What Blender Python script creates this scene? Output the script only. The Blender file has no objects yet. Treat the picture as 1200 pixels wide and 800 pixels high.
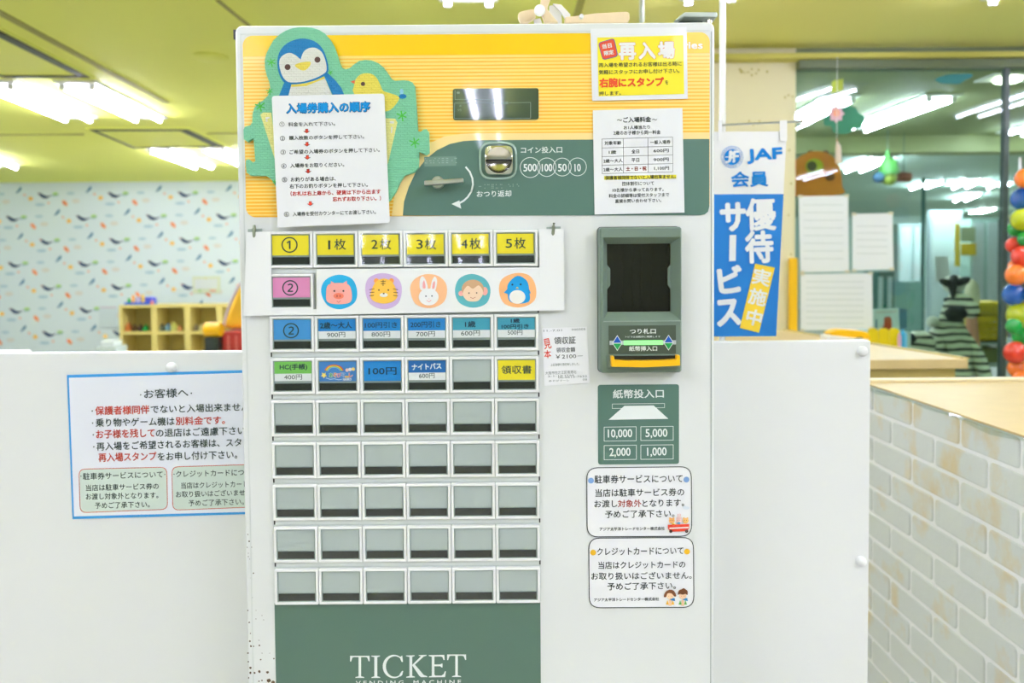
import bpy, bmesh, math, random
from mathutils import Vector, Matrix
random.seed(7)
SC = bpy.context.scene
COL = SC.collection
# ------------------------------------------------------------------ camera
F = 900.0                      # focal length in pixels of the 1200x800 frame
CAM = Vector((0, 0, 1.35))
PITCH, ROLL, SHY = math.radians(2.0), math.radians(0.45), -0.0488
fw = Vector((0, math.cos(PITCH), -math.sin(PITCH)))
rt0 = Vector((1, 0, 0)); up0 = rt0.cross(fw)
RT = rt0 * math.cos(ROLL) - up0 * math.sin(ROLL)
UP = up0 * math.cos(ROLL) + rt0 * math.sin(ROLL)
cd = bpy.data.cameras.new('camera'); cam = bpy.data.objects.new('camera', cd); COL.objects.link(cam)
cd.lens = 27.0; cd.sensor_width = 36.0; cd.shift_y = SHY
cd.clip_start = 0.02; cd.clip_end = 100
cd.dof.use_dof = True; cd.dof.focus_distance = 1.0; cd.dof.aperture_fstop = 5.0
mw = Matrix((RT, UP, -fw)).transposed().to_4x4(); mw.translation = CAM
cam.matrix_world = mw
SC.camera = cam
# ------------------------------------------------------------------ world, exposure
w = bpy.data.worlds.new('world'); SC.world = w; w.use_nodes = True
w.node_tree.nodes['Background'].inputs[0].default_value = (0.98, 0.98, 1.24, 1)
w.node_tree.nodes['Background'].inputs[1].default_value = 0.35
SC.view_settings.view_transform = 'Standard'; SC.view_settings.look = 'None'
SC.view_settings.gamma = 1; SC.view_settings.use_curve_mapping = False
SC.view_settings.exposure = 0.62
TUBES = {'hall': 20.5, 'play': 47.0, 'far': 62.0, 'deep': 130.0}   # strength of the fluorescent tubes in the three rooms
TINT = (0.98, 0.98, 1.30)      # cool white of the tubes
# soft fill lights added under the hall ceiling behind the camera
def area(loc, rot, sx, sy, power, col=(1, 1, 1)):
    l = bpy.data.lights.new('hall_fill_light', 'AREA'); l.shape = 'RECTANGLE'; l.size = sx; l.size_y = sy
    l.energy = power; l.color = col
    o = bpy.data.objects.new('hall_fill_light', l); COL.objects.link(o); o.location = loc; o.rotation_euler = rot
    return o
area((1.4, -1.6, 2.6), (0, 0, 0), 1.0, 2.4, 30, (0.98, 0.98, 1.26))
area((-1.9, -1.6, 2.6), (0, 0, 0), 1.0, 2.4, 30, (0.98, 0.98, 1.26))

def P(px, py, Y):
    d = fw + RT * ((px - 600) / F) + UP * ((400 - py) / F + SHY * 1200 / F)
    return CAM + d * (Y / d.y)
def PZ(px, py, z):
    d = fw + RT * ((px - 600) / F) + UP * ((400 - py) / F + SHY * 1200 / F)
    return CAM + d * ((z - CAM.z) / d.z)
def Zm(x0, y0, s):             # coordinates read off an enlarged crop -> photo pixels
    return lambda x, y: (x0 + x / s, y0 + y / s)

# ------------------------------------------------------------------ materials
def lin(c):
    c = c / 255.0
    return c / 12.92 if c <= 0.04045 else ((c + 0.055) / 1.055) ** 2.4
def rgb(c): return (lin(c[0]), lin(c[1]), lin(c[2]), 1)
def mat(name, c, rough=0.5, metal=0.0, coat=0.0, emit=0.0, bump=None, spec=0.5, alpha=1.0, var=None, crough=0.03):
    m = bpy.data.materials.new(name); m.use_nodes = True
    nt = m.node_tree; b = nt.nodes['Principled BSDF']
    b.inputs['Base Color'].default_value = rgb(c)
    b.inputs['Roughness'].default_value = rough; b.inputs['Metallic'].default_value = metal
    b.inputs['Coat Weight'].default_value = coat; b.inputs['Coat Roughness'].default_value = crough
    b.inputs['Specular IOR Level'].default_value = spec
    b.inputs['Alpha'].default_value = alpha
    if emit:
        b.inputs['Emission Color'].default_value = rgb(c) if not name.startswith('lit_fluorescent') else (*TINT, 1); b.inputs['Emission Strength'].default_value = emit
    tc = nt.nodes.new('ShaderNodeTexCoord')
    if var:                     # (scale, amount) faint uneven tone
        n = nt.nodes.new('ShaderNodeTexNoise'); n.inputs['Scale'].default_value = var[0]; n.inputs['Detail'].default_value = 4
        nt.links.new(tc.outputs['Object'], n.inputs['Vector'])
        mx = nt.nodes.new('ShaderNodeMix'); mx.data_type = 'RGBA'
        mx.inputs[6].default_value = rgb(c); mx.inputs[7].default_value = rgb([max(0, v * (1 - var[1])) for v in c])
        nt.links.new(n.outputs['Fac'], mx.inputs[0]); nt.links.new(mx.outputs[2], b.inputs['Base Color'])
    if bump:                    # (scale, strength, distance)
        n = nt.nodes.new('ShaderNodeTexNoise'); n.inputs['Scale'].default_value = bump[0]; n.inputs['Detail'].default_value = 3
        nt.links.new(tc.outputs['Object'], n.inputs['Vector'])
        bp = nt.nodes.new('ShaderNodeBump'); bp.inputs['Strength'].default_value = bump[1]; bp.inputs['Distance'].default_value = bump[2]
        nt.links.new(n.outputs['Fac'], bp.inputs['Height'])
        nt.links.new(bp.outputs[0], b.inputs['Coat Normal' if len(bump) > 3 else 'Normal'])
    return m
def glass_mat(name, tint, ior=1.45, rough=0.0):
    m = bpy.data.materials.new(name); m.use_nodes = True; nt = m.node_tree
    for n in list(nt.nodes):
        if n.type != 'OUTPUT_MATERIAL': nt.nodes.remove(n)
    out = [n for n in nt.nodes][0]
    t = nt.nodes.new('ShaderNodeBsdfTransparent'); t.inputs[0].default_value = rgb(tint)
    g = nt.nodes.new('ShaderNodeBsdfGlossy'); g.inputs['Roughness'].default_value = rough
    lw = nt.nodes.new('ShaderNodeLayerWeight'); lw.inputs[0].default_value = 0.5
    pw = nt.nodes.new('ShaderNodeMath'); pw.operation = 'POWER'; pw.inputs[1].default_value = 5; nt.links.new(lw.outputs['Facing'], pw.inputs[0])
    f0 = ((ior - 1) / (ior + 1)) ** 2
    f = nt.nodes.new('ShaderNodeMath'); f.operation = 'MULTIPLY_ADD'; f.inputs[1].default_value = 1 - f0; f.inputs[2].default_value = f0; nt.links.new(pw.outputs[0], f.inputs[0])
    mx = nt.nodes.new('ShaderNodeMixShader')
    nt.links.new(f.outputs[0], mx.inputs[0]); nt.links.new(t.outputs[0], mx.inputs[1]); nt.links.new(g.outputs[0], mx.inputs[2])
    nt.links.new(mx.outputs[0], out.inputs['Surface'])
    return m
M = {}
def mm(key, *a, **k):
    if key not in M: M[key] = mat(key, *a, **k)
    return M[key]
def ink(c):                     # flat printing ink of one colour
    k = 'ink_%d_%d_%d' % tuple(c)
    return mm(k, c, 0.55, spec=0.3)
WHITE = mat('white_enamel', (228, 233, 230), 0.28, var=(3, 0.02))
WHITE2 = mat('white_board', (232, 236, 233), 0.35, var=(2, 0.02))
PAPER = mat('paper', (238, 241, 242), 0.6)
LAMIN = mat('laminated_paper', (236, 240, 241), 0.5, coat=0.6)
BEZEL = mat('white_button_plastic', (240, 243, 240), 0.35)
CLEAR = mat('clear_lens_edge', (165, 180, 172), 0.15, coat=0.6)
GREYG = mat('grey_green_print', (82, 119, 106), 0.35, coat=0.5)
VALID = mat('grey_green_plastic', (112, 132, 118), 0.42, bump=(900, 0.2, 0.0002))
CHROME = mat('chrome', (225, 222, 210), 0.06, 1.0)
STEEL = mat('brushed_steel', (200, 203, 196), 0.28, 1.0)
BLACK = mat('black_plastic', (24, 28, 26), 0.3)
LAMPW = mat('dark_lamp_window', (34, 42, 38), 0.12, coat=0.5)
WOOD = mat('pale_beech', (222, 198, 140), 0.4, var=(14, 0.08))
WOODD = mat('beech_edge', (205, 184, 104), 0.45, var=(14, 0.1))
TOYW = mat('bare_wood', (245, 222, 180), 0.5, var=(40, 0.1))
YEL = (253, 205, 0)

# ------------------------------------------------------------------ mesh builder
class MB:
    def __init__(s): s.v = []; s.f = []; s.m = []; s.mats = []
    def mi(s, m):
        if m not in s.mats: s.mats.append(m)
        return s.mats.index(m)
    def add(s, vs, fs, m):
        k = len(s.v); i = s.mi(m); s.v += [tuple(v) for v in vs]
        for f in fs: s.f.append([a + k for a in f]); s.m.append(i)
        return s
    def box(s, x0, x1, y0, y1, z0, z1, m):
        vs = [(x, y, z) for x in (x0, x1) for y in (y0, y1) for z in (z0, z1)]
        return s.add(vs, [(0, 1, 3, 2), (4, 6, 7, 5), (0, 4, 5, 1), (2, 3, 7, 6), (0, 2, 6, 4), (1, 5, 7, 3)], m)
    def loft(s, rings, m, cap0=True, cap1=True):
        n = len(rings[0]); vs = [p for r in rings for p in r]; fs = []
        for k in range(len(rings) - 1):
            for i in range(n):
                j = (i + 1) % n; fs.append((k * n + i, k * n + j, (k + 1) * n + j, (k + 1) * n + i))
        if cap0: fs.append(tuple(range(n))[::-1])
        if cap1: fs.append(tuple(range((len(rings) - 1) * n, len(rings) * n)))
        return s.add(vs, fs, m)
    def prism(s, pts, y0, y1, m, ch=0.0):       # outline in XZ, front at y0, back at y1, optional chamfered front edge
        if ch:
            cx = sum(p[0] for p in pts) / len(pts); cz = sum(p[1] for p in pts) / len(pts)
            sm = inset(pts, ch)
            return s.loft([[(p[0], y0, p[1]) for p in sm], [(p[0], y0 + ch, p[1]) for p in pts], [(p[0], y1, p[1]) for p in pts]], m)
        return s.loft([[(p[0], y0, p[1]) for p in pts], [(p[0], y1, p[1]) for p in pts]], m)
    def flatpx(s, pts, Y, m):                   # flat print given in photo pixels on the plane y = Y
        return s.add([P(x, y, Y) for x, y in pts], [tuple(range(len(pts)))], m)
    def prismpx(s, pts, Y0, Y1, m):
        a = [P(x, y, Y0) for x, y in pts]
        return s.loft([a, [(p.x, Y1, p.z) for p in a]], m)
    def linepx(s, pts, wd, Y, m, closed=False):
        pts = list(pts)
        if closed: pts = pts + [pts[0]]
        for (x0, y0), (x1, y1) in zip(pts, pts[1:]):
            L = math.hypot(x1 - x0, y1 - y0) or 1; nx, ny = -(y1 - y0) / L * wd / 2, (x1 - x0) / L * wd / 2
            ex, ey = (x1 - x0) / L * wd * 0.3, (y1 - y0) / L * wd * 0.3
            s.flatpx([(x0 + nx - ex, y0 + ny - ey), (x1 + nx + ex, y1 + ny + ey), (x1 - nx + ex, y1 - ny + ey), (x0 - nx - ex, y0 - ny - ey)], Y, m)
        return s
    def ring(s, cx, cy, r0, r1, Y, m, n=40):
        a = [(cx + r0 * math.cos(t * 2 * math.pi / n), cy + r0 * math.sin(t * 2 * math.pi / n)) for t in range(n)]
        b = [(cx + r1 * math.cos(t * 2 * math.pi / n), cy + r1 * math.sin(t * 2 * math.pi / n)) for t in range(n)]
        vs = [P(x, y, Y) for x, y in a + b]
        return s.add(vs, [(i, (i + 1) % n, n + (i + 1) % n, n + i) for i in range(n)], m)
    def tube(s, pts, r, m, n=10, taper=None):
        pts = [Vector(p) for p in pts]; rings = []
        for i, p in enumerate(pts):
            d = (pts[min(i + 1, len(pts) - 1)] - pts[max(i - 1, 0)]).normalized()
            a = d.cross(Vector((0.13, 0.31, 0.94))); a.normalize(); b = d.cross(a)
            rr = taper[i] if taper else r
            rings.append([p + (a * math.cos(t * 2 * math.pi / n) + b * math.sin(t * 2 * math.pi / n)) * rr for t in range(n)])
        return s.loft(rings, m)
    def ball(s, c, r, m, nu=20, nv=12, rot=None):
        r = (r, r, r) if not hasattr(r, '__len__') else r; c = Vector(c); vs = []; fs = []
        for i in range(nv + 1):
            th = math.pi * i / nv
            for j in range(nu):
                a = 2 * math.pi * j / nu
                p = Vector((r[0] * math.sin(th) * math.cos(a), r[1] * math.sin(th) * math.sin(a), r[2] * math.cos(th)))
                if rot: p = rot @ p
                vs.append(c + p)
        for i in range(nv):
            for j in range(nu):
                fs.append((i * nu + j, i * nu + (j + 1) % nu, (i + 1) * nu + (j + 1) % nu, (i + 1) * nu + j))
        return s.add(vs, fs, m)
    def text(s, body, x0, y0, x1, y1, h, m, Y, bold=0.0, res=2, ital=0):
        """ink box: bottom-left and bottom-right corner in photo pixels, height h px, on the plane y = Y"""
        vs, fs, (bx0, by0, bx1, by1) = glyphs(body, res)
        L = math.hypot(x1 - x0, y1 - y0); ux, uy = (x1 - x0) / L, (y1 - y0) / L; vx, vy = uy, -ux
        offs = [(0, 0)]
        if bold: offs = [(a * bold, b * bold) for a, b in ((0, 0), (-1, 0), (1, 0), (0, 1), (0, -1), (-.7, -.7), (.7, .7), (-.7, .7), (.7, -.7))]
        for q, (ox, oy) in enumerate(offs):
            out = []
            for (x, y) in vs:
                t = (x - bx0) / (bx1 - bx0) * L; v = (y - by0) / (by1 - by0) * h
                t += ital * v
                out.append(P(x0 + ux * t + vx * v + ox, y0 + uy * t + vy * v + oy, Y - q * 0.000008))
            s.add(out, fs, m)
        return s
    def build(s, name, parent=None, label=None, smooth=False, kind=None, bevel=0):
        base = wloc(parent) if parent else Vector((0, 0, 0))
        me = bpy.data.meshes.new(name)
        me.from_pydata([tuple(Vector(v) - base) for v in s.v], [], s.f)
        for m in s.mats: me.materials.append(m)
        me.polygons.foreach_set('material_index', s.m)
        me.update()
        if smooth or bevel:
            bm = bmesh.new(); bm.from_mesh(me)
            if bevel:
                bmesh.ops.remove_doubles(bm, verts=bm.verts, dist=1e-6)
                bmesh.ops.recalc_face_normals(bm, faces=bm.faces)
                es = [e for e in bm.edges if len(e.link_faces) == 2 and e.calc_face_angle(0) > 0.6]
                bmesh.ops.bevel(bm, geom=es, offset=bevel, segments=2, affect='EDGES', profile=0.5)
            if smooth: bmesh.ops.recalc_face_normals(bm, faces=bm.faces)
            bm.to_mesh(me); bm.free()
        if smooth:
            for p in me.polygons: p.use_smooth = True
            try: me.set_sharp_from_angle(angle=0.7)
            except Exception: pass
        o = bpy.data.objects.new(name, me); COL.objects.link(o)
        if parent: o.parent = parent
        if label: o['label'] = label
        if kind: o['kind'] = kind
        return o
def inset(pts, d):
    n = len(pts); A = sum(pts[i][0] * pts[(i + 1) % n][1] - pts[(i + 1) % n][0] * pts[i][1] for i in range(n))
    sg = 1 if A > 0 else -1; out = []
    for i in range(n):
        p0, p1, p2 = pts[i - 1], pts[i], pts[(i + 1) % n]
        a = Vector((p1[0] - p0[0], p1[1] - p0[1])).normalized(); b = Vector((p2[0] - p1[0], p2[1] - p1[1])).normalized()
        nn = Vector((-a.y, a.x)) + Vector((-b.y, b.x))
        if nn.length < 1e-6: nn = Vector((-a.y, a.x))
        nn.normalize(); k = max(0.4, nn.dot(Vector((-a.y, a.x))))
        out.append((p1[0] + sg * nn.x * d / k, p1[1] + sg * nn.y * d / k))
    return out
_loc = {}
def wloc(o):
    v = Vector((0, 0, 0))
    while o: v += o.location; o = o.parent
    return v
_gl = {}
def glyphs(body, res):
    k = (body, res)
    if k not in _gl:
        c = bpy.data.curves.new('t', 'FONT'); c.body = body; c.resolution_u = res; c.size = 1
        o = bpy.data.objects.new('t', c); COL.objects.link(o)
        me = bpy.data.meshes.new_from_object(o.evaluated_get(bpy.context.evaluated_depsgraph_get()))
        vs = [(v.co.x, v.co.y) for v in me.vertices]; fs = [tuple(p.vertices) for p in me.polygons]
        bpy.data.objects.remove(o); bpy.data.curves.remove(c); bpy.data.meshes.remove(me)
        _gl[k] = (vs, fs, (min(v[0] for v in vs), min(v[1] for v in vs), max(v[0] for v in vs), max(v[1] for v in vs)))
    return _gl[k]
def rr(x0, y0, x1, y1, r, n=6):                 # rounded rectangle outline
    out = []
    for cx, cy, a0 in ((x1 - r, y1 - r, 0), (x0 + r, y1 - r, 90), (x0 + r, y0 + r, 180), (x1 - r, y0 + r, 270)):
        for k in range(n + 1):
            a = math.radians(a0 + 90 * k / n); out.append((cx + r * math.cos(a), cy + r * math.sin(a)))
    return out
def rquad(q, r, n=5):                           # quad (TL,TR,BR,BL) with rounded corners, pixels
    out = []
    for i in range(4):
        p = Vector(q[i]); a = (Vector(q[i - 1]) - p).normalized(); b = (Vector(q[(i + 1) % 4]) - p).normalized()
        s_, e_ = p + a * r, p + b * r
        for k in range(n + 1):
            t = k / n; out.append(tuple(s_ * (1 - t) ** 2 + p * 2 * t * (1 - t) + e_ * t * t))
    return out
def circ(cx, cy, r, n=28, ry=None):
    ry = ry or r
    return [(cx + r * math.cos(2 * math.pi * k / n), cy + ry * math.sin(2 * math.pi * k / n)) for k in range(n)]
def smoothpts(pts, n=4):                        # closed Catmull-Rom
    out = []; N = len(pts)
    for i in range(N):
        p0, p1, p2, p3 = [Vector(pts[(i + k - 1) % N]) for k in range(4)]
        for k in range(n):
            t = k / n
            out.append(tuple(0.5 * ((2 * p1) + (p2 - p0) * t + (2 * p0 - 5 * p1 + 4 * p2 - p3) * t * t + (3 * p1 - p0 - 3 * p2 + p3) * t ** 3)))
    return out
def thing(name, label, cat, loc=(0, 0, 0), group=None):
    o = bpy.data.objects.new(name, None); COL.objects.link(o); o.location = loc; o.empty_display_size = 0.1
    o['label'] = label; o['category'] = cat
    if group: o['group'] = group
    return o
def tag(o, label, cat, group=None):
    o['label'] = label; o['category'] = cat
    if group: o['group'] = group
    return o
def structure(o): o['kind'] = 'structure'; return o

# ================================================================== THE SETTING
CEIL = 2.65
ceil_m = mat('yellow_green_ceiling_paint', (224, 231, 108), 0.7, bump=(60, 0.15, 0.002))
ceil_dark = mat('dark_vent_slot', (60, 70, 45), 0.6)
floor_m = mat('pale_vinyl_floor', (205, 200, 185), 0.4, var=(2, 0.08))
far_ceil = mat('olive_ceiling_paint', (140, 152, 104), 0.7)
far_ceil2 = mat('pale_green_ceiling_paint', (176, 200, 180), 0.6)
wallp = mat('pale_blue_wallpaper', (232, 245, 246), 0.7)
cream = mat('cream_wall_paint', (240, 234, 190), 0.7, var=(3, 0.03))
farw = mat('pale_green_wall', (196, 218, 206), 0.6)
structure(MB().box(-9, 14, -7, 22, -0.1, 0, floor_m).build('floor'))
c = MB(); c.box(-9, 1.30, -7, 11.8, CEIL, CEIL + 0.1, ceil_m); c.box(1.30, 14, -7, 4.72, CEIL, CEIL + 0.1, ceil_m)
structure(c.build('ceiling'))
c = MB(); c.box(.345, 14, -.8, 4.71, CEIL - .0035, CEIL - .0002, mat('warm_yellow_ceiling_sheet', (240, 240, 138), 0.7)); structure(c.build('ceiling'))  # thin sheet giving the right part of the ceiling a paler yellow
c = MB(); c.box(1.30, 14, 4.72, 8.0, CEIL, CEIL + 0.1, far_ceil)
structure(c.build('ceiling'))
c = MB(); c.box(1.30, 14, 8.0, 22.1, CEIL, CEIL + 0.1, far_ceil2)
structure(c.build('ceiling'))
structure(MB().box(-9, 1.3, 11.7, 11.8, 0, CEIL, wallp).build('wall_back'))
structure(MB().box(-9.1, -9, -7, 11.8, 0, CEIL, wallp).build('wall_left'))
structure(MB().box(14, 14.1, -7, 22.1, 0, CEIL, cream).build('wall_right'))
structure(MB().box(-9, 14, -7.1, -7, 0, CEIL, mat('off_white_wall', (196, 204, 192), 0.7)).build('wall_front'))
structure(MB().box(1.30, 14, 22, 22.1, 0, CEIL, farw).build('wall_far'))
XC = P(932, 250, 4.7).x
c = MB().box(1.20, XC, 4.7, 5.0, 0, CEIL, cream)
structure(c.build('wall_column'))
structure(MB().box(1.20, 1.30, 5.0, 11.7, 0, CEIL, wallp).build('wall_side'))
# shallow dropped edge of the ceiling, running away from the machine
xa = PZ(676, 14, CEIL).x
structure(MB().box(xa - 0.015, xa + 0.02, 1.0, 11.7, CEIL - 0.02, CEIL - 0.0005, mat('olive_joint', (168, 166, 70), 0.7)).build('trim_1'))
# header over the glass front
gm = mat('green_grey_header', (104, 118, 84), 0.5); gl = mat('olive_lip', (205, 200, 95), 0.5)
zt = P(1000, 60, 4.66).z
c = MB().box(XC, 7, 4.64, 4.74, P(1050, 79, 4.64).z, P(1050, 68, 4.64).z, gm)
structure(c.build('trim_2'))
structure(MB().box(1.20, 7, 4.60, 4.70, P(1050, 67, 4.6).z, P(1050, 61, 4.6).z, gl).build('trim_3'))
# beam in the far room
structure(MB().box(1.3, 14, 8.0, 8.25, P(1100, 178, 8).z, CEIL, mat('olive_beam', (150, 158, 105), 0.6)).build('trim_4'))

# ceiling joint lines, their shadow painted as dark strips
def groove(a, b, wd, m, name, zoff=0.006):
    A, B = PZ(*a, CEIL), PZ(*b, CEIL); d = (B - A).normalized(); n = Vector((-d.y, d.x, 0)) * wd / 2
    g = MB(); r0 = [A + n, B + n, B - n, A - n]
    g.loft([[(p.x, p.y, CEIL - 0.0004) for p in r0], [(p.x, p.y, CEIL - zoff) for p in r0]], m)
    return structure(g.build(name))
jd = mat('ceiling_joint_painted_shadow', (150, 150, 70), 0.7)
groove((-60, -18), (195, 120), 0.05, jd, 'trim_5')
groove((-60, 158), (98, 157), 0.04, jd, 'trim_6')
groove((243, 156), (290, 155.5), 0.04, jd, 'trim_7')
groove((255, 0), (330, 60), 0.02, jd, 'trim_8')

# ---------------------------------------------------------------- ceiling fixtures
tube_ms = {k: mat('lit_fluorescent_tube_' + k, (255, 255, 255), 0.4, emit=v) for k, v in TUBES.items()}
fix_m = mat('white_lamp_housing', (240, 243, 235), 0.4)
def fixture(x, y0, y1, label, sep=0.20, z=CEIL, rot=0.0, group=None):
    t = thing('fluorescent_light', label, 'ceiling light', (x, y0, z), group)
    L = y1 - y0
    def q(u, v, dz): 
        c_, s_ = math.cos(rot), math.sin(rot); return (x + u * c_ - v * s_, y0 + u * s_ + v * c_, z + dz)
    w_ = sep / 2 + 0.05
    tube_m = tube_ms['hall' if y0 < -.5 else (('deep' if y0 > 8.2 else 'far') if (x > 1.4 and y0 > 4.7) else 'play')]
    h = MB(); h.loft([[q(-w_, -.04, -.001), q(w_, -.04, -.001), q(w_, L + .04, -.001), q(-w_, L + .04, -.001)],
                      [q(-w_ + .01, -.03, -.018), q(w_ - .01, -.03, -.018), q(w_ - .01, L + .03, -.018), q(-w_ + .01, L + .03, -.018)]], fix_m)
    h.build('housing', t)
    for s_ in (-1, 1):
        b = MB().tube([q(s_ * sep / 2, 0.01, -.040), q(s_ * sep / 2, L - 0.01, -.040)], 0.012, tube_m, 8)
        b.build('fluorescent_tube', t, smooth=True)
        for v in (0.0, L - .02):
            e = MB()
            e.loft([[q(s_ * sep / 2 - .018, v, -.0185), q(s_ * sep / 2 + .018, v, -.0185), q(s_ * sep / 2 + .018, v + .02, -.0185), q(s_ * sep / 2 - .018, v + .02, -.0185)],
                    [q(s_ * sep / 2 - .018, v, -.056), q(s_ * sep / 2 + .018, v, -.056), q(s_ * sep / 2 + .018, v + .02, -.056), q(s_ * sep / 2 - .018, v + .02, -.056)]], fix_m)
            e.build('lamp_holder', t)
    return t
def fixpx(xn, yn, xf, yf, label, **k):
    A, B = PZ(xn, yn, CEIL - .05), PZ(xf, yf, CEIL - .05); L = (B - A).length
    return fixture(A.x, A.y, A.y + L, label, rot=math.atan2(-(B.x - A.x), B.y - A.y), **k)
fixpx(-6, 103, 92, 143, 'twin tube ceiling light at the left photo edge under the long black vent slot')
fixpx(90, 104, 174, 143, 'twin tube ceiling light just right of the one at the left edge')
fixpx(186, 178, 239, 198, 'small distant twin tube ceiling light below the right square vent, whole in view')
fixpx(250, 178, 300, 198, 'distant twin tube ceiling light cut off by the left edge of the machine')
fixpx(-35, 180, 8, 198, 'farthest left ceiling light showing only its end at the photo edge')
fixpx(549, -26, 549, 8, 'twin tube ceiling light above the middle of the machine, only its end showing')
fixpx(834, -20, 832, 4, 'twin tube ceiling light above the right corner of the machine')
fixpx(1232, -40, 1190, 3, 'ceiling light at the top right photo corner in front of the glass')
fixpx(985, 119, 930, 147, 'twin tube ceiling light behind the glass next to the pink flower sticker')
fixpx(1104, 118, 1002, 155, 'long twin tube ceiling light behind the glass right of the pink flower sticker')
fixpx(1240, 146, 1186, 160, 'twin tube ceiling light behind the glass at the right edge of the photo')
fixpx(1035, 187, 1000, 202, 'twin tube ceiling light in the far room right above the orange bear face')
for (a, b_, lab) in (((1098, 214), (1075, 222), 'small far ceiling light above the white zebra ears to the left'),
                     ((1142, 212), (1125, 221), 'far ceiling light over the zebra, upper one of the stacked pair'),
                     ((1142, 228), (1125, 236), 'far ceiling light over the zebra, lower one of the stacked pair'),
                     ((1176, 216), (1166, 221), 'smallest far ceiling light next to the dark glass post'),
                     ((1162, 245), (1142, 250), 'low far ceiling light near the dark glass post')):
    fixpx(*a, *b_, lab)
# unseen hall lamps; two by machine and glass added to brighten the right
for x, y, lab in ((-0.20, -4.7, 'middle'), (-0.22, -6.4, 'second middle'), (-2.4, -4.9, 'left'), (2.2, -4.9, 'right'), (-1.3, -1.4, 'near left'), (1.5, -1.4, 'near right'),
                  (-4.6, -2.5, 'far left'), (4.4, -2.5, 'far right'), (2.6, 1.2, 'front right'), (1.9, -.35, 'right of the machine, added'), (4.0, 2.6, 'right beside the glass, added'), (-3.6, 1.6, 'front left'), (-0.9, 0.6, 'over the machine')):
    fixture(x, y, y + (1.3 if lab != 'middle' else 1.35), 'unseen twin tube ceiling light of the hall, %s one' % lab)
for x, y in ((-6.5, 5), (-1.6, 7.2), (-1.6, 9.6), (-0.2, 9.4)):  # hidden fixtures added to brighten the play room
    fixture(x, y, y + 1.3, 'added twin tube ceiling light of the play room, %s, outside the view' % {(-6.5, 5): 'far left', (-1.6, 7.2): 'behind the foam board', (-1.6, 9.6): 'behind the instruction card', (-.2, 9.4): 'behind the coin slot'}[(x, y)])
# cassette vents
def cassette(q, label):
    A, B, C_, D = [PZ(*p, CEIL) for p in q]     # near-left, near-right, far-right, far-left
    t = thing('ceiling_vent', label, 'vent', tuple(A))
    def lerp(u, v): return A * (1 - u) * (1 - v) + B * u * (1 - v) + C_ * u * v + D * (1 - u) * v
    m_ = MB(); r = [lerp(-.03, -.03), lerp(1.03, -.03), lerp(1.03, 1.03), lerp(-.03, 1.03)]
    m_.loft([[(p.x, p.y, CEIL - .0005) for p in r], [(p.x, p.y, CEIL - .012) for p in r]], ceil_m); m_.build('vent_panel', t)
    for (u0, v0, u1, v1) in ((0, 0, 1, .05), (.9, 0, 1, 1), (0, .96, 1, 1), (0, 0, .03, 1)):
        s_ = MB(); r = [lerp(u0, v0), lerp(u1, v0), lerp(u1, v1), lerp(u0, v1)]
        s_.loft([[(p.x, p.y, CEIL - .0125) for p in r], [(p.x, p.y, CEIL - .02) for p in r]], ceil_dark); s_.build('vent_slot', t)
    return t
cassette([(105, 150), (220, 150), (262, 170), (157, 172)], 'square ceiling vent with a black right slot between the two rows of tube lights')
cassette([(-140, 35), (0, 33), (105, 88), (5, 88)], 'nearest square ceiling vent with a thick black slot at the left photo edge')
p = PZ(247, 66, CEIL)
sd = MB(); n_ = 28
sd.loft([[(p.x + r * math.cos(2 * math.pi * k / n_), p.y + r * math.sin(2 * math.pi * k / n_), z) for k in range(n_)] for r, z in ((.105, CEIL - .0005), (.105, CEIL - .012), (.09, CEIL - .02), (.03, CEIL - .022))], ceil_m)
tag(sd.build('ceiling_speaker', smooth=True), 'round flat ceiling cover painted like the yellow green ceiling', 'ceiling cover')

# ---------------------------------------------------------------- wallpaper print (flat)
def wallprint():
    groups = {}
    Yw = 11.697
    def blob(key, pts, c):
        groups.setdefault(key, MB()).flatpx(pts, Yw, ink(c))
    for r in range(-1, 10):
        for k in range(-6, 9):
            bx = 50.9 + 82 * k + (0 if r % 2 else 0) - (0 if r % 2 == 0 else 38) + r * 0.9; by = 229.7 + 27.0 * r - 0.8 * k
            if by < 212 or by > 412 or bx > 672 or bx < -90: continue
            def S(pts, c, key):
                blob(key, [(bx + x, by + y - 0.006 * x) for x, y in pts], c)
            S([(-7, -4), (-3, -3.5), (1, -1), (5, 0), (10, -1.5), (7, 1), (3, 3), (-1, 2.5), (-4, 0)], (52, 78, 112), 'whale_print')
            S([(-7, -4.5), (-4, -3), (-5, -1)], (232, 160, 140), 'fin_print')
            S([(10, -1), (16, -1.5), (19, -3), (16, 0), (10, 0.6)], (160, 198, 208), 'tail_print')
            S(circ(14, -2.6, 3.4, 10, 1.8), (178, 222, 130), 'leaf_print')
            S([(22, 5), (25, 5.5), (28, 9), (28, 12), (25, 11), (22.5, 8.5)], (250, 150, 90), 'orange_print')
            S(circ(-15, 2.8, 2.7, 10, 2.4), (252, 205, 95), 'yellow_print')
            S([(-33, -3), (-29, -9), (-26, -11.5), (-25.5, -8), (-29, -4.5)], (95, 150, 178), 'bird_print')
            S(circ(-4, 10, 6, 10, 1.7), (190, 218, 228), 'cloud_print')
            S(circ(32, -3, 5, 10, 1.6), (196, 222, 230), 'cloud_print')
            S(circ(-22, -1.5, 1.6, 8, 1.4), (245, 196, 175), 'dot_print')
            S(circ(6, 8, 1.5, 8, 1.4), (246, 200, 180), 'dot_print')
            S(circ(38, 6, 5, 8, 2.6), (232, 232, 224), 'cream_print')
    wb = bpy.data.objects['wall_back']
    for k_, mb in groups.items():
        mb.build(k_, wb, kind='stuff')
wallprint()
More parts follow.
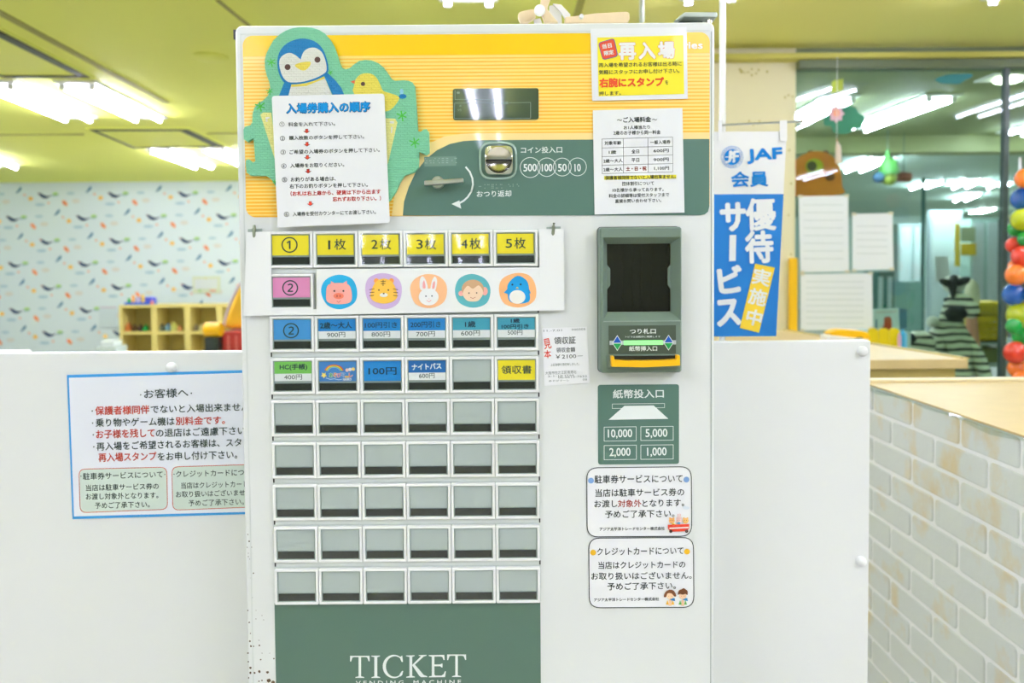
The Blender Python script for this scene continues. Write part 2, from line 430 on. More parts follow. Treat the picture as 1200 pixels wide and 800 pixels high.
# ---------------------------------------------------------------- glass front on the right
glass = glass_mat('shop_glass', (228, 242, 235), 1.5)
post_m = mat('dark_green_post', (60, 78, 68), 0.4)
wn = structure(MB().box(XC, P(1174, 250, 4.69).x, 4.685, 4.693, 0.0, P(1050, 79, 4.66).z, glass).build('window_1'))
wn2 = structure(MB().box(P(1179, 250, 4.69).x, 7, 4.685, 4.693, 0.0, P(1050, 79, 4.66).z, glass).build('window_2'))
structure(MB().box(P(1173.5, 250, 4.69).x, P(1179, 250, 4.69).x, 4.67, 4.71, 0, P(1050, 79, 4.66).z, post_m).build('trim_9'))
def flat_thing(name, polys, Y, label, cat, th=0.002, group=None, prints=(), pname='print'):
    """flat cut-out: polys = [(pts, material)], first is the sheet; the rest printed on it"""
    t = MB().prismpx(polys[0][0], Y, Y + th, polys[0][1])
    if len(polys) > 1:
        r = thing(name, label, cat, tuple(P(*polys[0][0][0], Y)), group)
        t.build('sheet', r)
        q = MB()
        for k, (pts, m) in enumerate(polys[1:]): q.flatpx(pts, Y - 0.0006 - 0.0002 * k, m)
        q.build(pname, r)
        return r
    return tag(t.build(name), label, cat, group)
YS = 4.681
flat_thing('window_sticker', [(smoothpts([(965, 140), (967, 147), (974, 148), (977, 155), (986, 157), (995, 156), (1000, 151), (1008, 150), (1013, 143), (1012, 136), (1006, 132), (1002, 126), (992, 124), (980, 128), (970, 134)]), mat('teal_green_film', (38, 128, 92), 0.6))], YS, 'dark green cloud shaped window sticker behind the pink flower', 'window sticker', 0.001)
fl = [(980 + (9.5 if k % 2 == 0 else 7.2) * math.cos(math.pi * k / 8), 133 + (11 if k % 2 == 0 else 8.6) * math.sin(math.pi * k / 8)) for k in range(16)]
flat_thing('window_sticker', [(smoothpts(fl, 3), mat('pink_film', (232, 190, 202), 0.6)), (circ(980, 132, 4.2, 14, 5), ink((245, 175, 140)))], YS - 0.003, 'pink flower window sticker with an orange middle', 'window sticker', 0.001)
flat_thing('window_sticker', [([(975, 96), (980, 93), (980, 95), (984, 92.5), (984, 94), (988, 92), (988, 105), (984, 107), (984, 106), (980, 108.5), (980, 107), (975, 110)], mat('lime_film', (188, 208, 70), 0.6))], YS, 'small jagged lime green window sticker above the flower', 'window sticker', 0.001)
flat_thing('window_sticker', [(smoothpts([(1096, 93), (1104, 89), (1114, 87), (1124, 86.5), (1138, 86.5), (1139, 90), (1131, 94), (1124, 98), (1112, 98), (1102, 97)]), mat('blue_cloud_film', (52, 138, 140), 0.6))], YS, 'blue cloud shaped window sticker near the round downlight', 'window sticker', 0.001)
pap = mat('translucent_notice_paper', (240, 248, 244), 0.7)
def notice(q, label, lines, tape=True):
    r = thing('notice_sheet', label, 'notice', tuple(P(*q[3], YS)))
    MB().prismpx(q, YS - .002, YS, pap).build('sheet', r)
    if lines:
        t = MB()
        for (x0, y0, x1, y1) in lines: t.linepx([(x0, y0), (x1, y1)], 0.7, YS - .0026, ink((205, 218, 210)))
        t.build('faint_writing', r)
    if tape:
        for (x, y) in (q[0], q[1], q[2], q[3]):
            sx = 3 if x < (q[0][0] + q[1][0]) / 2 else -3; sy = 1.5 if y < (q[0][1] + q[2][1]) / 2 else -1.5
            MB().prismpx([(x - sx * .3, y - sy), (x + sx * 1.6, y - sy), (x + sx * 1.6, y + sy), (x - sx * .3, y + sy)], YS - .0036, YS - .0028, mm('beige_tape', (214, 214, 180), .6)).build('tape', r)
notice([(936, 230), (994, 229), (995, 318), (938, 319)], 'tall white notice sheet taped to the glass directly under the orange bear face', [(942, y, 988, y) for y in range(240, 310, 9)])
notice([(999, 250.5), (1046, 249.5), (1047, 315), (999, 317)], 'white notice sheet on the glass right of the tall one, taped at top and bottom', [(1004, y, 1040, y) for y in range(265, 300, 8)])
notice([(938, 321), (1022, 320), (1023, 385), (938, 387)], 'wide white notice sheet low on the glass above the yellow stapler', [(945, y, 1012, y) for y in range(330, 380, 7)])
# orange bear face behind the glass
Yb = 4.76
r = thing('animal_cutout', 'orange round bear face cut-out with a yellow eye beside the cream column', 'decoration', tuple(P(960, 228, Yb)))
MB().prismpx(smoothpts([(926, 205), (929, 192), (938, 183), (950, 178), (958, 177), (968, 179), (977, 184), (983, 193), (986, 205), (987, 218), (986, 228), (926, 229)], 3), Yb, Yb + .02, mat('orange_felt', (250, 140, 55), .8)).build('face', r)
MB().prismpx(circ(954.5, 195, 10.5, 20, 9.5), Yb - .006, Yb - .001, mat('eye_yellow', (205, 200, 50), .6)).build('eye_ring', r)
MB().prismpx(circ(951.5, 194.5, 5.6, 18, 6), Yb - .012, Yb - .007, mat('eye_dark', (70, 62, 30), .5)).build('pupil', r)
MB().prismpx(circ(973, 207, 5.5, 16, 5), Yb - .010, Yb - .001, mat('nose_brown', (140, 72, 40), .6)).build('nose', r)
for cx in (950, 968): MB().prismpx(circ(cx, 178.5, 3.4, 12, 3), Yb + .002, Yb + .012, mm('ear_brown', (120, 70, 35), .6)).build('ear', r)
t = thing('paper_ornament', 'slim white and pink pencil shaped ornament standing right above the bear face', 'decoration', tuple(P(982, 192, 4.6)))
MB().tube([P(981, 166, 4.6), P(982.2, 172, 4.6), P(982.8, 191, 4.6)], .01, mat('ornament_white', (235, 220, 200), .6), 8, [.004, .016, .018]).build('stick', t, smooth=True)
o = P(980.6, 162, 4.6); MB().tube([o, (o.x, 4.6, P(1050, 66, 4.6).z)], .0015, pap, 6).build('string', t)
MB().tube([P(980.6, 162, 4.6), P(981, 166, 4.6)], .01, mat('ornament_pink', (230, 170, 150), .6), 8, [.001, .004]).build('tip', t)
# downlight of the far room
p = PZ(1181, 90, CEIL)
t = thing('downlight', 'round white downlight in the ceiling behind the glass near the blue cloud sticker', 'ceiling light', tuple(p))
MB().box(p.x - .17, p.x + .25, p.y - .12, p.y + .12, CEIL - .012, CEIL - .001, fix_m).build('frame', t)
b = MB(); b.loft([[(p.x + r * math.cos(2 * math.pi * k / 20), p.y + r * math.sin(2 * math.pi * k / 20), z) for k in range(20)] for r, z in ((.085, CEIL - .013), (.085, CEIL - .03), (.06, CEIL - .04))], mat('lit_bulb', (255, 250, 230), .4, emit=12)); b.build('bulb', t)
# far room: pillars, door panels, cupboards, posters
teal = mat('pale_teal_panel', (158, 180, 172), .5); teald = mat('dark_teal_frame', (70, 112, 100), .5)
def cab(x0, x1, y0, y1, Y, m, name, label, catg, depth=.3, split=0):
    A, B = P(x0, y1, Y), P(x1, y0, Y)
    r = thing(name, label, catg, (A.x, Y, 0))
    z0 = max(0, A.z)
    MB().box(A.x, B.x, Y, Y + depth, z0, B.z, m).build('body', r)
    if split:
        wd = (B.x - A.x) / split
        for k in range(split):
            MB().box(A.x + k * wd + .03, A.x + (k + 1) * wd - .03, Y - .02, Y - .001, z0 + .05, B.z - .06, mm('panel_light', (182, 196, 188), .5)).build('door', r)
    return r
cab(1050, 1085, 262, 560, 14.0, teal, 'locker', 'pale teal locker beyond the glass left of the zebra', 'locker', split=2)
cab(1086, 1128, 246, 560, 13.0, mat('pale_blue_panel', (176, 192, 190), .5), 'partition_board', 'pale blue partition board behind the zebra', 'partition', .08, split=1)
cab(1080, 1085, 196, 560, 12.0, teald, 'steel_post', 'dark teal post beyond the glass left of the zebra', 'post', .1)
cab(1134, 1172, 256, 560, 12.5, mat('pale_green_door', (158, 186, 170), .5), 'cupboard', 'pale green cupboard beyond the glass between zebra and dark post', 'cupboard', split=2)
cab(1024, 1048, 318, 560, 9.0, teald, 'dark_cabinet', 'dark green cabinet under the right notice sheet', 'cabinet', .3, split=2)
cab(1062, 1080, 330, 560, 8.6, mat('grey_green_cabinet', (120, 158, 146), .5), 'narrow_cabinet', 'narrow grey green cabinet left of the zebra', 'cabinet', .3)
cab(1183, 1230, 255, 560, 9.5, mat('dark_grey_unit', (84, 88, 80), .5), 'tall_unit', 'dark grey tall unit behind the balloons', 'cupboard', .3)
for (x0, y0, x1, y1, c_, lab) in ((1119, 262, 1125, 312, (220, 190, 60), 'narrow yellow poster right of the zebra head beyond the glass'), (1126, 285, 1144, 299, (205, 175, 40), 'small yellow poster beside the narrow yellow one'),
                                  (1126, 266, 1143, 283, (150, 160, 120), 'olive poster above the small yellow one'), (1096, 300, 1112, 330, (200, 205, 190), 'pale map like poster behind the zebra ears')):
    flat_thing('wall_poster', [([(x0, y0), (x1, y0), (x1, y1), (x0, y1)], ink(c_))], 12.4, lab, 'poster', .005)
# hanging toys near the beam
t = thing('hanging_ornament', 'green bottle shaped ornament with blue and olive balls hanging from the far beam', 'decoration', tuple(P(1042, 186, 7.6)))
MB().tube([P(1040, 176, 7.6), P(1040, 184, 7.6), P(1041, 190, 7.6), P(1042, 204, 7.6)], .05, mat('ornament_green', (80, 150, 70), .5), 10, [.02, .025, .08, .1]).build('cone', t, smooth=True)
MB().tube([P(1040, 176.5, 7.6), P(1040, 160, 7.6) if P(1040, 160, 7.6).z > CEIL else (P(1040, 176, 7.6).x, 7.6, CEIL)], .004, teald, 6).build('string', t)
MB().ball(P(1030, 208, 7.6), .055, mat('ornament_blue', (60, 100, 130), .5)).build('blue_ball', t, smooth=True)
MB().ball(P(1042, 209, 7.6), .07, mat('ornament_olive', (140, 160, 60), .5)).build('olive_ball', t, smooth=True)
t = thing('hanging_toy', 'brown lying toy hanging right of the green ornament', 'decoration', tuple(P(1059, 207, 7.8)))
MB().tube([P(1052, 207, 7.8), P(1066, 208, 7.8)], .05, mat('ornament_brown', (130, 80, 60), .5), 10).build('toy_body', t, smooth=True)
o = P(1059, 203, 7.8); MB().tube([o, (o.x, o.y, CEIL)], .004, teald, 6).build('string', t)

# ---------------------------------------------------------------- cream column: leaf prints, yellow guard
wc = bpy.data.objects['wall_column']
lp = MB()
for (x, y, r_) in ((867, 81, 1.6), (869, 84, 2.2), (873, 85, 1.2), (877, 84.5, 1.3), (881, 81, 1.3), (881, 88, 1.5), (886, 86, 1.3), (889, 82, 1.5), (899, 84, 1.6),
                   (920, 114, 1.4), (924, 111.5, 1.4), (929, 113, 1.3), (878, 142, 1.3), (883, 146, 1.2), (890, 142, 1.2), (925, 176, 1.4), (927, 215, 1.3), (924, 252, 1.2), (927, 298, 1.3)):
    lp.flatpx(circ(x, y, r_, 8), 4.6985, ink((196, 186, 100)))
lp.build('leaf_print', wc, kind='stuff')
g = MB(); xa_, xb_ = P(925, 340, 4.66).x, P(935, 340, 4.66).x
g.box(xa_, xb_, 4.655, 4.684, .2, P(930, 302, 4.66).z, mat('yellow_foam', (253, 200, 10), .6))
tag(g.build('corner_guard', bevel=.008), 'yellow foam corner guard on the cream column behind the banner', 'corner guard')
g = MB(); g.box(P(841, 340, 4.66).x, P(858, 340, 4.66).x, 4.655, 4.69, .2, P(848, 386, 4.66).z, M.get('yellow_foam') or mat('yellow_foam_low', (253, 200, 10), .6))
tag(g.build('corner_guard', bevel=.008), 'low yellow foam block just under the blue banner at the machine edge', 'corner guard')

# ---------------------------------------------------------------- zebra plush behind the glass
def zebra():
    Yz = 5.3; k = Yz / F
    zw = bpy.data.materials.new('zebra_stripe_fur'); zw.use_nodes = True; nt = zw.node_tree; b = nt.nodes['Principled BSDF']; b.inputs['Roughness'].default_value = .85
    tc = nt.nodes.new('ShaderNodeTexCoord'); wv = nt.nodes.new('ShaderNodeTexWave'); wv.wave_type = 'BANDS'; wv.bands_direction = 'Z'
    wv.inputs['Scale'].default_value = 6.4; wv.inputs['Distortion'].default_value = 3.2; wv.inputs['Detail'].default_value = 1; wv.inputs['Detail Scale'].default_value = .9
    nt.links.new(tc.outputs['Object'], wv.inputs['Vector']); cr = nt.nodes.new('ShaderNodeValToRGB'); cr.color_ramp.interpolation = 'LINEAR'
    cr.color_ramp.elements[0].position = .22; cr.color_ramp.elements[0].color = rgb((34, 38, 34)); cr.color_ramp.elements[1].position = .34; cr.color_ramp.elements[1].color = rgb((232, 232, 205))
    nt.links.new(wv.outputs['Fac'], cr.inputs[0]); nt.links.new(cr.outputs[0], b.inputs['Base Color'])
    dark = mat('zebra_black_plush', (32, 36, 32), .85); white = mat('zebra_white_plush', (228, 226, 208), .85)
    c0 = P(1117, 440, Yz)
    base = thing('zebra_plush', 'large sitting black and white striped zebra plush behind the glass', 'plush toy', (c0.x, Yz, c0.z - .2))
    # one continuous body: skin modifier on a connected skeleton, pixel coordinates turned into points at the plush's own distance
    joints = {'hip': (1114, 452, .06, 29), 'belly': (1116, 425, .02, 25), 'chest': (1114, 398, 0, 20), 'neck': (1111, 378, -.02, 13), 'skull': (1117, 349, -.06, 16), 'muzzle': (1121, 366, -.22, 11),
              'sh_l': (1097, 396, 0, 12), 'el_l': (1086, 418, -.08, 10), 'pw_l': (1090, 440, -.2, 9), 'sh_r': (1130, 398, 0, 12), 'el_r': (1142, 420, -.06, 10), 'pw_r': (1140, 445, -.16, 9),
              'th_l': (1098, 462, -.16, 14), 'ft_l': (1096, 474, -.4, 10), 'th_r': (1132, 462, -.16, 14), 'ft_r': (1140, 474, -.38, 10)}
    names = list(joints); es = [('hip', 'belly'), ('belly', 'chest'), ('chest', 'neck'), ('neck', 'skull'), ('skull', 'muzzle'), ('chest', 'sh_l'), ('sh_l', 'el_l'), ('el_l', 'pw_l'),
          ('chest', 'sh_r'), ('sh_r', 'el_r'), ('el_r', 'pw_r'), ('hip', 'th_l'), ('th_l', 'ft_l'), ('hip', 'th_r'), ('th_r', 'ft_r')]
    me = bpy.data.meshes.new('body'); vs = []
    for n in names:
        x, y, dy, rr_ = joints[n]; p_ = P(x, y, Yz); vs.append((p_.x - c0.x, dy, p_.z - c0.z + .2))
    me.from_pydata(vs, [(names.index(a), names.index(b_)) for a, b_ in es], [])
    o = bpy.data.objects.new('body', me); COL.objects.link(o)
    sk = o.modifiers.new('s', 'SKIN'); ss = o.modifiers.new('u', 'SUBSURF'); ss.levels = 2; ss.render_levels = 2
    for i, n in enumerate(names):
        d = me.skin_vertices[0].data[i]; d.radius = (joints[n][3] * k, joints[n][3] * k * .85); d.use_root = (n == 'hip')
    me2 = bpy.data.meshes.new_from_object(o.evaluated_get(bpy.context.evaluated_depsgraph_get()))
    bpy.data.objects.remove(o); me2.materials.clear(); me2.materials.append(zw)
    for p_ in me2.polygons: p_.use_smooth = True
    o = bpy.data.objects.new('body', me2); COL.objects.link(o); o.parent = base
    MB().ball(P(1120, 367.5, Yz - .27), (12 * k, 9 * k, 8.5 * k), dark).build('muzzle', base, smooth=True)
    MB().ball(P(1118, 333, Yz + .02), (13 * k, 12 * k, 11 * k), white).build('mane', base, smooth=True)
    MB().tube([P(1118, 326, Yz), P(1116, 335, Yz - .08), P(1117, 348, Yz - .12)], .02, dark, 8, [.03, .03, .012]).build('forelock', base, smooth=True)
    for s_ in (-1, 1):
        MB().ball(P(1119 + s_ * 9, 330.5 - s_ * 1, Yz - .06), (9.5 * k, 5 * k, 4.5 * k), dark, rot=Matrix.Rotation(-s_ * .35, 3, 'Y')).build('ear', base, smooth=True)
        MB().ball(P(1117 + s_ * 9, 351, Yz - .14), 2.2 * k, dark).build('eye', base, smooth=True)
    MB().ball(P(1093, 377, Yz - .02), 7 * k, white).build('pompom', base, smooth=True)
zebra()
t = thing('zebra_plush', 'second smaller zebra plush lying left of the big one behind the counter', 'plush toy', tuple(P(1078, 420, 5.2)))
MB().ball(P(1078, 402, 5.2), (16 * 5.2 / F, .12, 15 * 5.2 / F), bpy.data.materials['zebra_stripe_fur'], rot=Matrix.Rotation(.9, 3, 'Y')).build('body', t, smooth=True)
MB().ball(P(1066, 396, 5.1), (6 * 5.2 / F, .06, 6 * 5.2 / F), bpy.data.materials['zebra_black_plush']).build('head', t, smooth=True)
a, b_ = P(1060, 428, 5.2), P(1150, 428, 5.2)
tag(MB().box(a.x, 3.45, 4.85, 5.7, 0, P(1117, 492, 4.9).z, mat('low_white_cabinet', (190, 200, 185), .5)).build('low_cabinet'), 'low cabinet carrying the zebra plush toys behind the glass', 'cabinet')
# cream plush cap right of zebra
t = thing('plush_doll', 'cream coloured plush doll half hidden right of the zebra', 'plush toy', tuple(P(1139, 400, 5.58)))
MB().ball(P(1139, 348, 5.58), (.05, .05, .13), mat('cream_plush', (222, 214, 180), .8)).build('head', t, smooth=True)
MB().tube([(P(1139, 480, 5.58).x, 5.58, P(1117, 492, 4.9).z + .001), P(1139, 420, 5.58), P(1139, 365, 5.58)], .06, mat('salmon_cloth', (214, 150, 120), .8), 12, [.05, .06, .03]).build('dress', t, smooth=True)
# yellow baskets and shelf right of the zebra
def crate(x0, y0, x1, y1, Y, c_, lab):
    A, B = P(x0, y1, Y), P(x1, y0, Y); r = thing('plastic_basket', lab, 'basket', (A.x, Y, A.z)); m_ = mm('crate_%d' % c_[0], c_, .5)
    o = MB(); n = 7
    for k in range(4): 
        zz = A.z + (B.z - A.z) * k / 3.4
        o.box(A.x, B.x, Y, Y + .01, zz, zz + (B.z - A.z) * .2, m_); o.box(A.x, B.x, Y + .3, Y + .31, zz, zz + (B.z - A.z) * .2, m_)
        o.box(A.x, A.x + .01, Y, Y + .3, zz, zz + (B.z - A.z) * .2, m_); o.box(B.x - .01, B.x, Y, Y + .3, zz, zz + (B.z - A.z) * .2, m_)
    for k in range(n):
        xx = A.x + (B.x - A.x - .01) * k / (n - 1); o.box(xx, xx + .012, Y, Y + .012, A.z, B.z, m_)
    o.build('basket_wall', r)
    MB().box(A.x, B.x, Y, Y + .3, A.z, A.z + .01, m_).build('basket_floor', r)
    MB().box(A.x - .01, B.x + .01, Y - .01, Y + .32, B.z - .02, B.z + .005, m_).build('rim', r)
crate(1146, 373, 1180, 400.2, 5.81, (225, 190, 20), 'bright yellow basket on the grey shelf between zebra and dark post')
crate(1148, 355, 1182, 370.5, 5.83, (235, 205, 40), 'upper pale yellow basket stacked behind the bright one')
A, B = P(1146, 400, 5.8), P(1215, 400, 5.8)
r = thing('grey_shelf', 'grey steel shelf under the yellow baskets', 'shelf', (A.x, 5.8, 0))
for y_ in (400, 425): 
    zz = P(1160, y_, 5.8).z; MB().box(A.x, B.x, 5.8, 6.4, zz - .03, zz - .006, mm('shelf_grey', (150, 165, 155), .4)).build('shelf_board', r)
for xx in (A.x, B.x - .03):
    MB().box(xx, xx + .03, 5.8, 5.83, 0, A.z - .03, mm('shelf_grey', (150, 165, 155), .4)).build('leg', r); MB().box(xx, xx + .03, 6.37, 6.4, 0, A.z - .03, mm('shelf_grey', (0, 0, 0))).build('leg', r)
A, B = P(1150, 440, 5.85), P(1176, 408, 5.85)
tag(MB().box(A.x, B.x, 5.85, 6.2, P(1160, 425, 5.8).z - .005, B.z, mat('olive_box', (120, 125, 70), .6)).build('storage_box'), 'olive storage box on the lower grey shelf', 'box')
# picture book, yellow picket box, pens
def book():
    Y = 4.95
    r = thing('picture_book', 'white picture book with a red figure standing behind the counter', 'book', tuple(P(1039, 388, Y)))
    MB().prismpx([(1024, 362), (1053, 361), (1054, 387), (1024, 388)], Y, Y + .015, PAPER).build('cover', r)
    q = MB(); q.flatpx(smoothpts([(1036, 373), (1040, 370.5), (1044, 372), (1045, 377), (1044, 386), (1034, 386), (1036, 380)], 3), Y - .001, ink((214, 90, 62)))
    q.linepx([(1027, 366), (1050, 365)], .8, Y - .001, ink((235, 170, 160))); q.linepx([(1027, 375), (1027, 384)], 2, Y - .001, ink((90, 130, 170)))
    q.build('cover_print', r)
    MB().prismpx([(1055, 361), (1062, 362), (1062, 384), (1055, 386)], Y + .05, Y + .08, mat('blue_spine', (110, 140, 160), .5))
    tag(MB().prismpx([(1055, 361), (1063, 362), (1063, 384), (1055, 386)], Y + .05, Y + .08, ink((105, 135, 160))).build('blue_book'), 'blue grey book right of the white picture book', 'book')
book()
r = thing('picket_box', 'yellow box shaped like a small picket fence on the desk behind the counter', 'box', tuple(P(1035, 406, 4.5)))
ym = mat('picket_yellow', (236, 212, 0), .5)
for k in range(3):
    x = 1018 + k * 12.5
    MB().prismpx([(x, 412), (x, 387), (x + 3, 384.5), (x + 8, 384.5), (x + 11, 387), (x + 11, 412)], 4.5, 4.515, ym).build('picket', r)
MB().prismpx([(1016, 397), (1053, 396), (1053, 400), (1016, 401)], 4.516, 4.53, ym).build('rail', r)
MB().prismpx([(1016, 412), (1053, 412), (1053, 407), (1016, 407)], 4.53, 4.62, ym).build('box_body', r)
for k, (x, y, c_, lab) in enumerate(((1054, 390, (240, 190, 205), 'pink pen standing right of the yellow picket box'), (1058, 386, (70, 175, 215), 'sky blue pen right of the pink one'), (1061, 389, (120, 200, 230), 'pale blue pen nearest the zebras'))):
    tag(MB().tube([P(x, 412, 4.45), P(x, y + 4, 4.45), P(x, y, 4.45)], .01, ink(c_), 8, [.01, .01, .004]).build('pen', smooth=True), lab, 'pen')
A, B = P(1010, 412, 4.3), P(1070, 412, 4.3)
tag(MB().box(1.60, B.x + .1, 4.3, 4.64, 0, P(1035, 412.3, 4.5).z - .002, mat('desk_cream', (225, 215, 170), .5)).build('low_desk'), 'cream desk behind the counter carrying the yellow picket box', 'desk')
t = bpy.data.objects.get('picture_book')
tag(MB().box(2.1, 2.55, 4.90, 5.2, 0, P(1039, 388.5, 4.95).z, mat('white_rack', (215, 222, 212), .5)).build('book_rack'), 'white rack behind the glass carrying the picture books', 'rack')

# ---------------------------------------------------------------- balloon column
bc = {'orange': (250, 130, 45), 'blue': (20, 95, 185), 'lime': (190, 205, 20), 'green': (20, 160, 60), 'red': (225, 62, 40)}
BL = [(1201, 209, 11, 'orange'), (1198, 233, 12.5, 'blue'), (1198, 257, 12.5, 'lime'), (1190, 268, 8.5, 'green'), (1202, 280, 9, 'green'), (1188, 287, 9, 'red'), (1198, 300, 12, 'red'),
      (1190, 312, 8, 'orange'), (1191, 322, 12, 'orange'), (1188, 345, 12.5, 'blue'), (1208, 344, 9, 'blue'), (1196, 369, 15, 'lime'), (1188, 382, 9, 'green'), (1200, 393, 13, 'green'), (1190, 413, 13, 'red'),
      (1194, 431, 12, 'orange'), (1198, 447, 12, 'orange'), (1218, 270, 12, 'lime'), (1220, 360, 13, 'green'), (1216, 320, 12, 'red'), (1218, 420, 13, 'blue')]
names_ = {}
for i, (x, y, r_, c_) in enumerate(BL):
    Y = 4.0 + (0.07 if i % 2 else 0); o = P(x, y, Y); R_ = r_ * Y / F
    row = ['at the very top', 'second from the top', 'third from the top', 'left of the lime one', 'below the upper lime one', 'small one below the greens', 'large one below the greens', 'small one above a larger orange',
           'large one halfway down', 'large one halfway down at the left', 'half hidden halfway down', 'largest, below the halfway blue', 'small one tucked under the large lime', 'large one under the large lime',
           'near the counter', 'just above the counter', 'lowest, behind the counter', 'outside the photo, upper', 'outside the photo, low', 'outside the photo, middle', 'outside the photo, lowest'][i]
    t = thing('balloon', '%s balloon of the column at the right edge, %s' % (c_, row), 'balloon', tuple(o), 'balloons of the column')
    MB().ball(o, (R_, R_, R_ * 1.03), mm('balloon_' + c_, bc[c_], .12, coat=.5), 24, 14).build('skin', t, smooth=True)
    MB().tube([o + Vector((0, R_ * .97, 0)), o + Vector((0, R_ * 1.15, 0))], .004, mm('balloon_' + c_, bc[c_]), 6, [.003, .008]).build('knot', t)
o = P(1203, 300, 4.06)
tag(MB().tube([(o.x, 4.12, 0), (o.x, 4.12, 1.9)], .01, STEEL, 8).build('balloon_pole', smooth=True), 'thin pole inside the balloon column', 'pole')

# ---------------------------------------------------------------- wooden counters
def counter_far():
    r = thing('wooden_counter', 'pale wooden counter behind the white panel, nearer the glass', 'counter', (1.2, 2.9, 0))
    FR = PZ(1135, 420.5, 1.0); BR = PZ(920, 387, 1.0)
    top = MB(); pts = [(0.68, FR.y), (FR.x, FR.y), (BR.x, BR.y), (0.68, BR.y)]
    top.loft([[(x, y, .965) for x, y in pts], [(x, y, 1.0) for x, y in pts]], WOOD); top.build('worktop', r, bevel=.003)
    b = MB(); b.box(.70, FR.x - .03, FR.y + .03, FR.y + .05, 0, .964, WOODD); b.build('front_panel', r)
    b = MB(); b.loft([[(FR.x - .02, FR.y + .05, z), (FR.x - .04, FR.y + .05, z), (BR.x - .04, BR.y, z), (BR.x - .02, BR.y, z)] for z in (0, .964)], WOODD); b.build('side_panel', r)
    MB().box(FR.x - .035, FR.x - .002, FR.y + .005, FR.y + .03, 0, .93, WOOD).build('corner_post', r)
    e = MB(); d = (BR - FR).normalized(); n = Vector((-d.y, d.x, 0)) * .012
    A, B = FR + Vector((0, .01, 0)), BR
    e.loft([[A + n, A - n, B - n, B + n], [p_ + Vector((0, 0, .004)) for p_ in (A + n, A - n, B - n, B + n)]], WOODD); e.build('edge_strip', r)
counter_far()
def stapler():
    o = PZ(990, 399, 1.0); Y = 3.2
    o = Vector((P(990, 398, Y).x, Y, 1.0))
    r = thing('stapler', 'yellow and white desk stapler lying on the far wooden counter', 'stapler', tuple(o))
    MB().prismpx([(969, 404), (969, 393.5), (973, 392.5), (1018, 397.5), (1018, 404)], Y - .03, Y + .04, mat('stapler_white', (238, 240, 236), .4)).build('base', r, bevel=.002)
    MB().prismpx(smoothpts([(972, 391.5), (977, 388), (986, 386.2), (1000, 387), (1012, 388), (1018, 391), (1020.5, 398), (1013, 398), (1008, 395.5), (998, 397), (985, 395)], 3), Y - .028, Y + .035, mat('stapler_yellow', (253, 200, 0), .35)).build('arm', r, bevel=.002)
    MB().prismpx([(1000, 396.5), (1012, 396), (1010, 394.8), (1004, 395)], Y - .0295, Y - .0285, BLACK).build('staple_gap', r)
stapler()
brick_base = mat('white_mortar', (246, 248, 246), .6)
def brick_mat():
    m = bpy.data.materials.new('whitewashed_brick'); m.use_nodes = True; nt = m.node_tree; b = nt.nodes['Principled BSDF']; b.inputs['Roughness'].default_value = .6
    g = nt.nodes.new('ShaderNodeNewGeometry'); mp = nt.nodes.new('ShaderNodeMapping'); mp.inputs['Scale'].default_value = (1, 1.0, .8)
    n = nt.nodes.new('ShaderNodeTexNoise'); n.inputs['Scale'].default_value = 7; n.inputs['Detail'].default_value = 5; n.inputs['Roughness'].default_value = .6
    cr = nt.nodes.new('ShaderNodeValToRGB'); cr.color_ramp.elements[0].position = .52; cr.color_ramp.elements[0].color = rgb((216, 222, 217)); cr.color_ramp.elements[1].position = .70; cr.color_ramp.elements[1].color = rgb((214, 196, 148))
    n2 = nt.nodes.new('ShaderNodeTexNoise'); n2.inputs['Scale'].default_value = 60; n2.inputs['Detail'].default_value = 4
    bp = nt.nodes.new('ShaderNodeBump'); bp.inputs['Strength'].default_value = .3; bp.inputs['Distance'].default_value = .002
    nt.links.new(g.outputs['Position'], mp.inputs[0]); nt.links.new(mp.outputs[0], n.inputs['Vector']); nt.links.new(n.outputs['Fac'], cr.inputs[0]); nt.links.new(cr.outputs[0], b.inputs['Base Color'])
    nt.links.new(g.outputs['Position'], n2.inputs['Vector']); nt.links.new(n2.outputs['Fac'], bp.inputs['Height']); nt.links.new(bp.outputs[0], b.inputs['Normal'])
    return m
